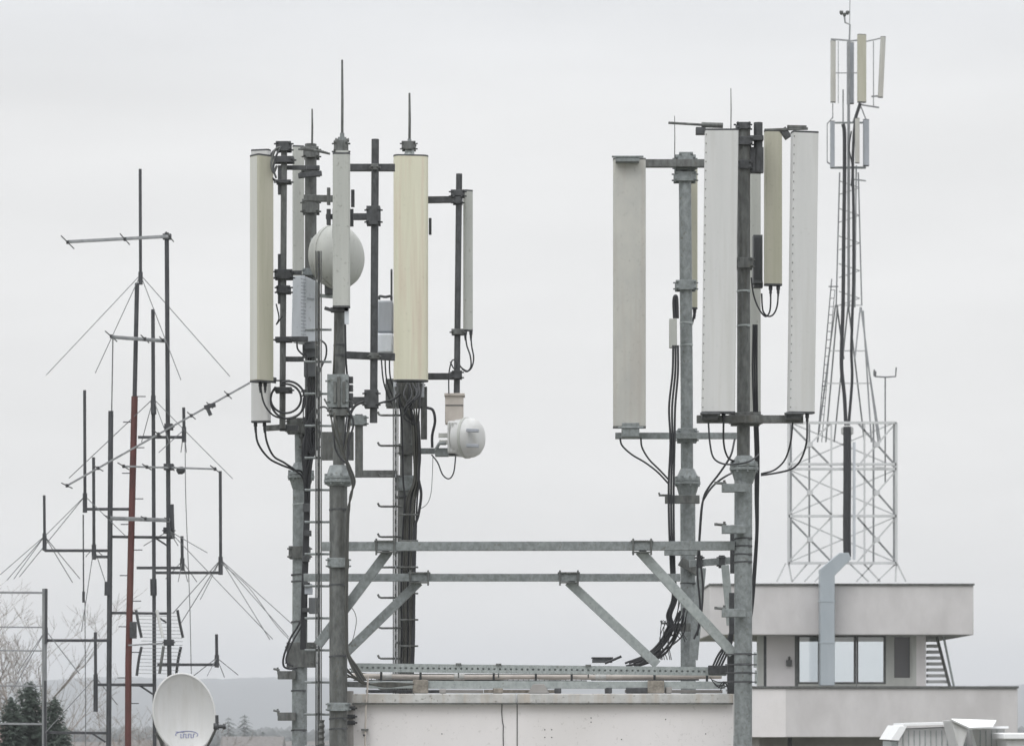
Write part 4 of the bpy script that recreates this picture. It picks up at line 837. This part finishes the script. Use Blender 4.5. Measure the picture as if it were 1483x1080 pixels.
t = rooflight('ribbed white rooflight with a slanted left end', [(1300, 1095), (1303, 1055), (1380, 1052), (1380, 1095)], 60, 1.6, [(1308 + 8 * k, 1057, 1094) for k in range(9)])
b = MB(); f_ = PP([(1290, 1071), (1303, 1050), (1314, 1051), (1302, 1072)], 59.8); bk = [v + Vector((0, 1.9, 0)) for v in f_]
b.add(f_ + bk, [(0, 1, 2, 3), (7, 6, 5, 4)] + [(i, (i + 1) % 4, (i + 1) % 4 + 4, i + 4) for i in range(4)]); b.build('end_flashing', 'whitelit', t, .01)
b = MB(); b.bar(P(1301, 1048.5, 60.6), P(1379, 1046.5, 60.6), 1.6, .045); b.build('ridge_cap', 'whitelit', t)
b = MB(); b.pbox(1291, 1073, 1301, 1095, 60.1, 1.4); b.build('end_panel', 'galvl', t)
t = rooflight('middle white rooflight folded into a downward pointing V', [(1377.5, 1042), (1403, 1053), (1391, 1095)], 58.4, 1.2, [])
b = MB(); q = [P(1377, 1040.5, 58.3), P(1404, 1053, 58.3), P(1437, 1052, 58.3), P(1443, 1042, 59.3), P(1378, 1040, 59.3)]
b.add(q + [v - Vector((0, -.02, .03)) for v in q], [(0, 1, 2, 3, 4), (5, 9, 8, 7, 6)] + [(i, (i + 1) % 5, (i + 1) % 5 + 5, i + 5) for i in range(5)]); b.build('top_sheet', 'whitelit', t)  # light on this upturned face is put into the brighter white
t = rooflight('pale gable rooflight with a bright slanted edge right of the V shaped one', [(1406, 1054), (1457, 1053), (1452, 1095), (1417, 1095)], 59.4, 1.2, [(1420 + 8 * k, 1057, 1094) for k in range(4)])
b = MB(); b.bar(P(1404.5, 1053, 59.3), P(1416, 1095, 59.3), .08, .05); b.bar(P(1404, 1053, 59.35), P(1460, 1052.5, 59.35), .12, .04); b.build('edge_flashing', 'whitelit', t)
b = MB(); b.pbox(1381, 1057, 1456, 1095, 60.8, .5); b.build('recess_shade_box', 'galvl', t)  # grey box behind the rooflights, standing in for the shade of a recess
t = rooflight('flat white rooflight box at the right frame edge', [(1457, 1070), (1500, 1069), (1500, 1095), (1462, 1095)], 58, 1.2, [])
b = MB(); b.pbox(1453, 1061, 1502, 1070, 57.9, 1.4); b.build('lid', 'whitelit', t, .02)

# ------------------------------------------------------------------ LATTICE TOWER on the pavilion
Yt = 82.5
T = thing('lattice_tower', 'hazy pale lattice tower cage with tripod mast on the pavilion roof', 'tower', P(1220, 847, Yt + 1.3))
dpt = 2.7
def lat(p, q, w_, name='brace', mt='whitesteel'): b = MB(); b.bar(p, q, m_(w_, Yt), m_(w_, Yt)); b.build(name, mt, T)
for Yy, xa, xb in ((Yt, 1142, 1298), (Yt + dpt, 1142 + 3, 1298 - 3)):
    for x in ((xa, xb, 1204, 1252) if Yy == Yt else (xa, xb, 1172, 1265)): lat(P(x, 612, Yy), P(x, 816, Yy), 3.6 if x in (xa, xb) else 2.6, 'post', 'whitesteel' if Yy == Yt else 'farml')
    for y, w_ in ((612, 3), (672, 3), (679, 3), (747, 3), (815, 3)): lat(P(xa, y, Yy), P(xb, y, Yy), w_ + .6, 'ring', 'whitesteel' if Yy == Yt else 'farml')
    for (ya, yb_) in ((612, 675), (681, 745), (749, 813)):
        if Yy == Yt:
            for (l_, r_) in ((xa, 1204), (1252 - 10, xb)):
                lat(P(l_, ya, Yy), P(r_, yb_, Yy), 2.6, 'brace', 'farml'); lat(P(r_, ya, Yy + .05), P(l_, yb_, Yy + .05), 2.4); lat(P((l_ + r_) / 2 - 4, (ya + yb_) / 2, Yy - .03), P((l_ + r_) / 2 + 4, (ya + yb_) / 2, Yy - .03), 7, 'gusset_plate')
        else:
            lat(P(xa, ya, Yy), P(xb, yb_, Yy), 2); lat(P(xb, ya, Yy), P(xa, yb_, Yy), 2)
for x in (1142, 1298):
    for y in (612, 675, 747, 815): lat(P(x, y, Yt), P(x + (3 if x < 1200 else -3), y, Yt + dpt), 2.4, 'ring')
for (x0, x1) in ((1138, 1125), (1142, 1147), (1170, 1147), (1190, 1165), (1204, 1180), (1230, 1258), (1250, 1275), (1265, 1240), (1298, 1270), (1298, 1297), (1299, 1312)): lat(P(x0, 815, Yt + .05), P(x1, 842, Yt + .05), 2.2, 'foot_strut')
Ym = Yt + 1.2
for (x0, y0, x1, y1) in ((1210, 442, 1184, 640), (1213, 442, 1196, 640), (1228, 445, 1208, 640), (1229, 445, 1252, 640), (1247, 445, 1272, 640), (1250, 450, 1262, 640), (1246, 445, 1238, 520), (1212, 442, 1222, 520), (1256, 520, 1275, 640)): lat(P(x0, y0, Ym), P(x1, y1, Ym + (.6 if x0 < 1230 else -.3)), 2.2, 'tripod_leg', 'farml')
for (x0, y0, x1, y1) in ((1216, 250, 1211, 442), (1243, 250, 1248, 442), (1229, 60, 1229, 445), (1240, 240, 1238, 445)): lat(P(x0, y0, Ym), P(x1, y1, Ym), 2.0 if x0 != 1229 else 4, 'mast_leg', 'farml')
for k in range(10): lat(P(1215, 262 + 20 * k, Ym), P(1245, 272 + 20 * k - (k % 2) * 20, Ym), 1.0, 'lacing', 'wire')
for y in (442, 508, 555): lat(P(1209 - (y - 442) * .1, y, Ym), P(1249 + (y - 442) * .1, y, Ym), 1.5, 'ring')
lat(P(1204.5, 404, Ym - .3), P(1184, 640, Ym - .3), 1.6, 'ladder_rail', 'wire'); lat(P(1209, 420, Ym - .3), P(1190, 640, Ym - .3), 1.1, 'ladder_rail', 'wire')
for k in range(18): lat(P(1203.5 - k * 1.0, 420 + 12 * k, Ym - .3), P(1209.5 - k * 1.0, 420 + 12 * k, Ym - .3), 1.0, 'ladder_rung', 'wire')
lat(P(1200, 415, Ym - .3), P(1214, 415, Ym - .3), 1.6, 'ladder_bracket', 'wire'); lat(P(1197, 559, Ym - .3), P(1190, 559, Ym - .3), 1.6, 'ladder_bracket', 'wire')
b = MB(); b.lathe(P(1227, 623, Yt + .2), (0, 0, 1), [(-.12, .1), (-.08, .16), (.06, .16), (.12, .1)], 16); b.build('cable_hood', 'white', T)
lat(P(1237, 640, Yt), P(1237, 810, Yt), 4, 'tray', 'whiteb')
for k in range(3): lat(P(1262 + 3 * k, 672 + 4 * k, Yt - .1), P(1286 - 3 * k, 672 + 4 * k, Yt - .1), 1.2, 'fixing')
# tower top arms
for (x0, y0, x1, y1, w_) in ((1203, 57, 1230, 59, 2), (1230, 60, 1247, 58, 2), (1247, 62, 1279, 55, 1.6), (1206, 106, 1245, 106, 1.2), (1247, 152, 1273, 156, 2), (1262, 140, 1276, 139, 2), (1265, 60, 1265, 156, 1.3), (1214, 60, 1214, 150, 1), (1203, 178, 1254, 178, 2.4), (1203, 243, 1254, 243, 3), (1198, 178, 1198, 235, 1.3), (1206, 150, 1206, 172, 1.4), (1245, 150, 1236, 178, 3.5), (1247, 155, 1255, 176, 1.6), (1198, 180, 1206, 170, 1.5), (1198, 235, 1206, 240, 1.8), (1236, 260, 1254, 262, 1.8), (1221, 130, 1221, 178, 2)): lat(P(x0, y0, Ym), P(x1, y1, Ym), w_, 'arm', 'farml' if w_ < 2.3 else 'galv')
gT = 'panel antennas of the far tower'
panel('far tower leftmost upper panel, thin and grey', 1202.5, 1210.5, 60, 148, Ym - .3, 'beige', 10, .7, -0, gT, cap='galvd')
panel('far tower wide cream upper panel, tallest with a pointed top', 1241, 1255, 51, 148, Ym - .5, 'olive', 15, .6, 0, gT, cap='galvd')
panel('far tower grey upper panel in front of its slim mast', 1226, 1237, 63, 150, Ym + .3, 'boxg', 10, .7, 0, gT, cap='galvd')
panel('far tower rightmost upper panel, leaning outward', 1271, 1279, 54, 141, Ym - .2, 'beige', 10, .7, 4, gT, cap='galvd')
panel('far tower lower left panel, short and slim', 1202, 1209, 176, 243, Ym - .3, 'boxg', 10, .7, 0, gT, cap='galvd')
panel('far tower lower middle panel, pale', 1238, 1245, 172, 236, Ym - .4, 'beige', 10, .7, 0, gT, cap='galvd')
panel('far tower lower right panel, blue-grey and dark footed', 1249.5, 1259, 174, 240, Ym - .3, 'boxg', 12, .8, 0, gT, cap='dark')
t = thing('wind_sensor', 'small cup anemometer on a crooked stalk at the very top of the far tower', 'wind sensor', P(1229, 62, Ym))
b = MB(); b.tube(PP([(1230, 62), (1231, 36), (1224, 33), (1223, 24)], Ym), .022, 8); b.tube(PP([(1230.5, 36), (1231, -8)], Ym), .01, 6); b.build('stalk', 'farml', t)
b = MB()
for dx, dy in ((-4.5, -2), (0, 1), (4.5, -2)): b.lathe(P(1223 + dx, 21 + dy, Ym), (0, 0, 1), [(-.05, .02), (0, .05), (.05, .045)], 10)
b.build('cup', 'galvd', t)
t = thing('wind_sensor', 'forked weather sensor on a thin post right of the far tower legs', 'wind sensor', P(1282, 700, Yt + .5))
b = MB(); b.tube(PP([(1282, 700), (1282, 546)], Yt + .5), .018, 8); b.build('post', 'wire', t)
b = MB(); b.tube(PP([(1266, 535), (1267, 545), (1282, 546), (1297, 545), (1298, 532)], Yt + .5), .02, 8); b.lathe(P(1267, 541, Yt + .5), (0, 0, 1), [(-.06, .04), (.06, .04)], 8); b.build('fork', 'wire', t)
gC = 'feeder cables of the far tower'
def tcable(label, lst, w_): cable(label, lst, Ym - .2, w_, gC)
tcable('thick dark feeder bundle on the left of the far tower mast', [(1221, 180), (1223, 195), (1223, 260), (1222, 340), (1221, 440), (1219, 500), (1219, 535), (1223, 575), (1225, 616)], 5.5)
tcable('thinner dark feeder bundle on the right of the far tower mast', [(1246, 150), (1238, 180), (1235, 240), (1236, 300), (1236, 400), (1234, 470), (1233, 510), (1234, 550), (1229, 616)], 4.2)
tcable('thin dark feeder twisting between the two tower bundles', [(1233, 190), (1230, 215), (1234, 240), (1233, 270)], 2)
cable('very thick dark cable bundle inside the tower cage down to the duct', [(1227, 618), (1227, 700), (1226.5, 760), (1227, 806)], Yt - .1, 11.5, gC)

# ------------------------------------------------------------------ trees and far houses
def bare_tree(label, x, Yd, h, spread, seed, grp='bare trees behind the thicket', lv=8):
    rnd = random.Random(seed); base = P(x, 0, Yd); base.z = 0
    t = thing('bare_tree', label, 'tree', base, grp); tr = MB(); cr = MB()
    def grow(p, d_, ln, r_, lev):
        n = 3; pts = [p]; dd = d_.copy()
        for i in range(n):
            dd = (dd + Vector((rnd.uniform(-.16, .16), rnd.uniform(-.16, .16), rnd.uniform(-.03, .12)))).normalized(); pts.append(pts[-1] + dd * ln / n)
        (tr if lev < 2 else cr).tube(pts, [r_, r_ * .87, r_ * .75, r_ * .62], 7 if lev < 2 else 3)
        if lev >= lv: return
        for k in range(4 if lev < 1 else rnd.choice((2, 2, 3)) if lev < 7 else 3):
            a = rnd.uniform(0, 6.28); tilt = rnd.uniform(.3, .75); s_ = Vector((math.cos(a), math.sin(a), 0))
            nd = (dd * math.cos(tilt) + s_ * math.sin(tilt) * spread).normalized(); q = pts[rnd.choice((2, 3, 3))]
            grow(q, nd, ln * rnd.uniform(.62, .8), max(r_ * .54, .0085), lev + 1)
    grow(base, Vector((0, 0, 1)), h * .27, h * .014, 0)
    tr.build('trunk', 'bark', t); cr.build('crown', 'twig', t); return t
bare_tree('tall bare tree at the far left edge behind the comb rods', 12, 158, 33, 1.0, 11)
bare_tree('bare tree behind the pale support mast', 74, 170, 29, 1.0, 12)
bare_tree('bare tree behind the dark mast left of the rust-red one', 135, 185, 27, 1.0, 13)
bare_tree('lower bare tree between the rust-red mast and the satellite dish', 200, 190, 25, 1.0, 15)
def fir(label, x, ytop, Yd, rad, seed, grp='dark conifers', rows=300):
    rnd = random.Random(seed); base = P(x, 0, Yd); base.z = 0; top = P(x, ytop, Yd).z
    t = thing('conifer_tree', label, 'tree', base, grp)
    MB().tube([base, base + Vector((0, 0, top * .97))], [rad * .09, .03], 7).build('trunk', 'bark', t)
    b = MB()
    for i in range(rows):
        f = i / rows; z = top * (.12 + .87 * f); rr = rad * (1 - f) ** (.3 if rows > 100 else .5) * rnd.uniform(.75, 1.15) + .12
        for k in range(11):
            a = rnd.uniform(0, 6.28); d_ = Vector((math.cos(a), math.sin(a), 0)); r1 = rr * rnd.uniform(.6, 1.1); p0 = base + Vector((0, 0, z)); sd = Vector((-d_.y, d_.x, 0))
            for s in range(4):
                c = p0 + d_ * r1 * (s + .6) / 4 + Vector((0, 0, -r1 * .12 * s + rnd.uniform(-.2, .25))); w_ = r1 * .14 * (1 - s / 6) + .03; l_ = r1 * .28
                b.add([c - sd * w_, c + d_ * l_ - Vector((0, 0, .15 * l_)), c + sd * w_, c + Vector((0, 0, w_ * .7))], [(0, 1, 2), (0, 1, 3), (1, 2, 3)])
    b.build('crown', 'fir', t, ang=10); return t
fir('pointed dark conifer at the lower left corner', 16, 1008, 143, 1.25, 1); fir('broad dark conifer left of the pale support mast, tallest of the dark conifers', 43, 985, 145, 1.7, 2)
fir('dark conifer right of the pale support mast', 78, 1008, 144, 1.2, 3); fir('small low conifer peeping at the bottom edge near the dark mast', 92, 1055, 142, 1.1, 4)
gF = 'distant blue conifers'
fir('faint distant conifer nearest to the satellite dish receiver', 331, 1034, 900, 5, 5, gF, 18); fir('faint distant conifer, tallest of those right of the dish', 354, 1030, 880, 5, 6, gF, 18)
fir('faint distant conifer, short one nearest the rear left mast', 381, 1054, 700, 4, 7, gF, 18)
rnd = random.Random(21)
def house(label, x0, x1, yr, Yd, wallm='wall', roofm='tile'):
    p0, p1 = P(x0, yr, Yd), P(x1, yr, Yd); c = (p0 + p1) / 2; W = p1.x - p0.x; H = p0.z; base = Vector((c.x, Yd, 0))
    t = thing('town_house', label, 'house', base, 'houses of the town below')
    MB().box((c.x, Yd + 5, (H - 2) / 2), (W, 9, H - 2)).build('wall', wallm, t)
    b = MB(); e_ = W / 2 + .5; z0 = H - 2.05
    b.add([(c.x - e_, Yd, z0), (c.x + e_, Yd, z0), (c.x + e_, Yd + 10, z0), (c.x - e_, Yd + 10, z0), (c.x - e_, Yd + 5, H), (c.x + e_, Yd + 5, H)], [(0, 1, 5, 4), (2, 3, 4, 5), (0, 4, 3), (1, 2, 5), (0, 3, 2, 1)]); b.build('roof', roofm, t)
    n = max(2, int(W / 3))
    for k in range(n):
        b = MB(); b.box((c.x - W / 2 + (k + .5) * W / n, Yd + .48, H - 3.6), (1.0, .1, 1.4)); b.build('window', 'boxd', t)
house('distant house with brown roof right of the satellite dish', 322, 402, 1066, 420); house('distant pale house near the rear left mast foot', 404, 470, 1073, 520)
house('distant house behind the dish, low brown roof', 190, 255, 1071, 480); house('small house at the far left corner with a reddish wall', -20, 9, 1048, 250, 'pink', 'pink'); house('house roof near the dark mast foot', 96, 160, 1074, 400)
# far-off wood in front of the hills
b = MB()
for k in range(2600):
    Yk = rnd.uniform(1100, 2600); x = rnd.uniform(-.19, .19) * Yk; h = rnd.uniform(7, 15) ; r_ = rnd.uniform(3, 7); c = Vector((x, Yk, 0))
    n = 6; vs = [c + Vector((r_ * math.cos(i), r_ * math.sin(i), h * .35)) for i in range(n)] + [c + Vector((r_ * .75 * math.cos(i + .5), r_ * .75 * math.sin(i + .5), h * .8)) for i in range(n)] + [c + Vector((0, 0, h)), c]
    b.add(vs, [(i, (i + 1) % n, (i + 1) % n + n, i + n) for i in range(n)] + [(i + n, (i + 1) % n + n, 2 * n) for i in range(n)] + [((i + 1) % n, i, 2 * n + 1) for i in range(n)])
tag(b.build('far_wood', 'wood', origin=(0, 1800, 0)), 'hazy wood and hedges on the plain before the hills', 'woodland', None, 'stuff')

# ------------------------------------------------------------------ haze
hz = MB(); hz.box((0, 3250, 70), (12000, 6900, 142.0))
hm = bpy.data.materials.new('haze_air'); hm.use_nodes = True; n = hm.node_tree.nodes; n.clear()
o_ = n.new('ShaderNodeOutputMaterial'); v_ = n.new('ShaderNodeVolumePrincipled'); v_.inputs['Color'].default_value = (.93, .957, 1, 1); v_.inputs['Density'].default_value = .00028
hm.node_tree.links.new(v_.outputs[0], o_.inputs['Volume'])
tag(hz.build('haze', hm, origin=(0, 3250, 0)), kind='stuff')
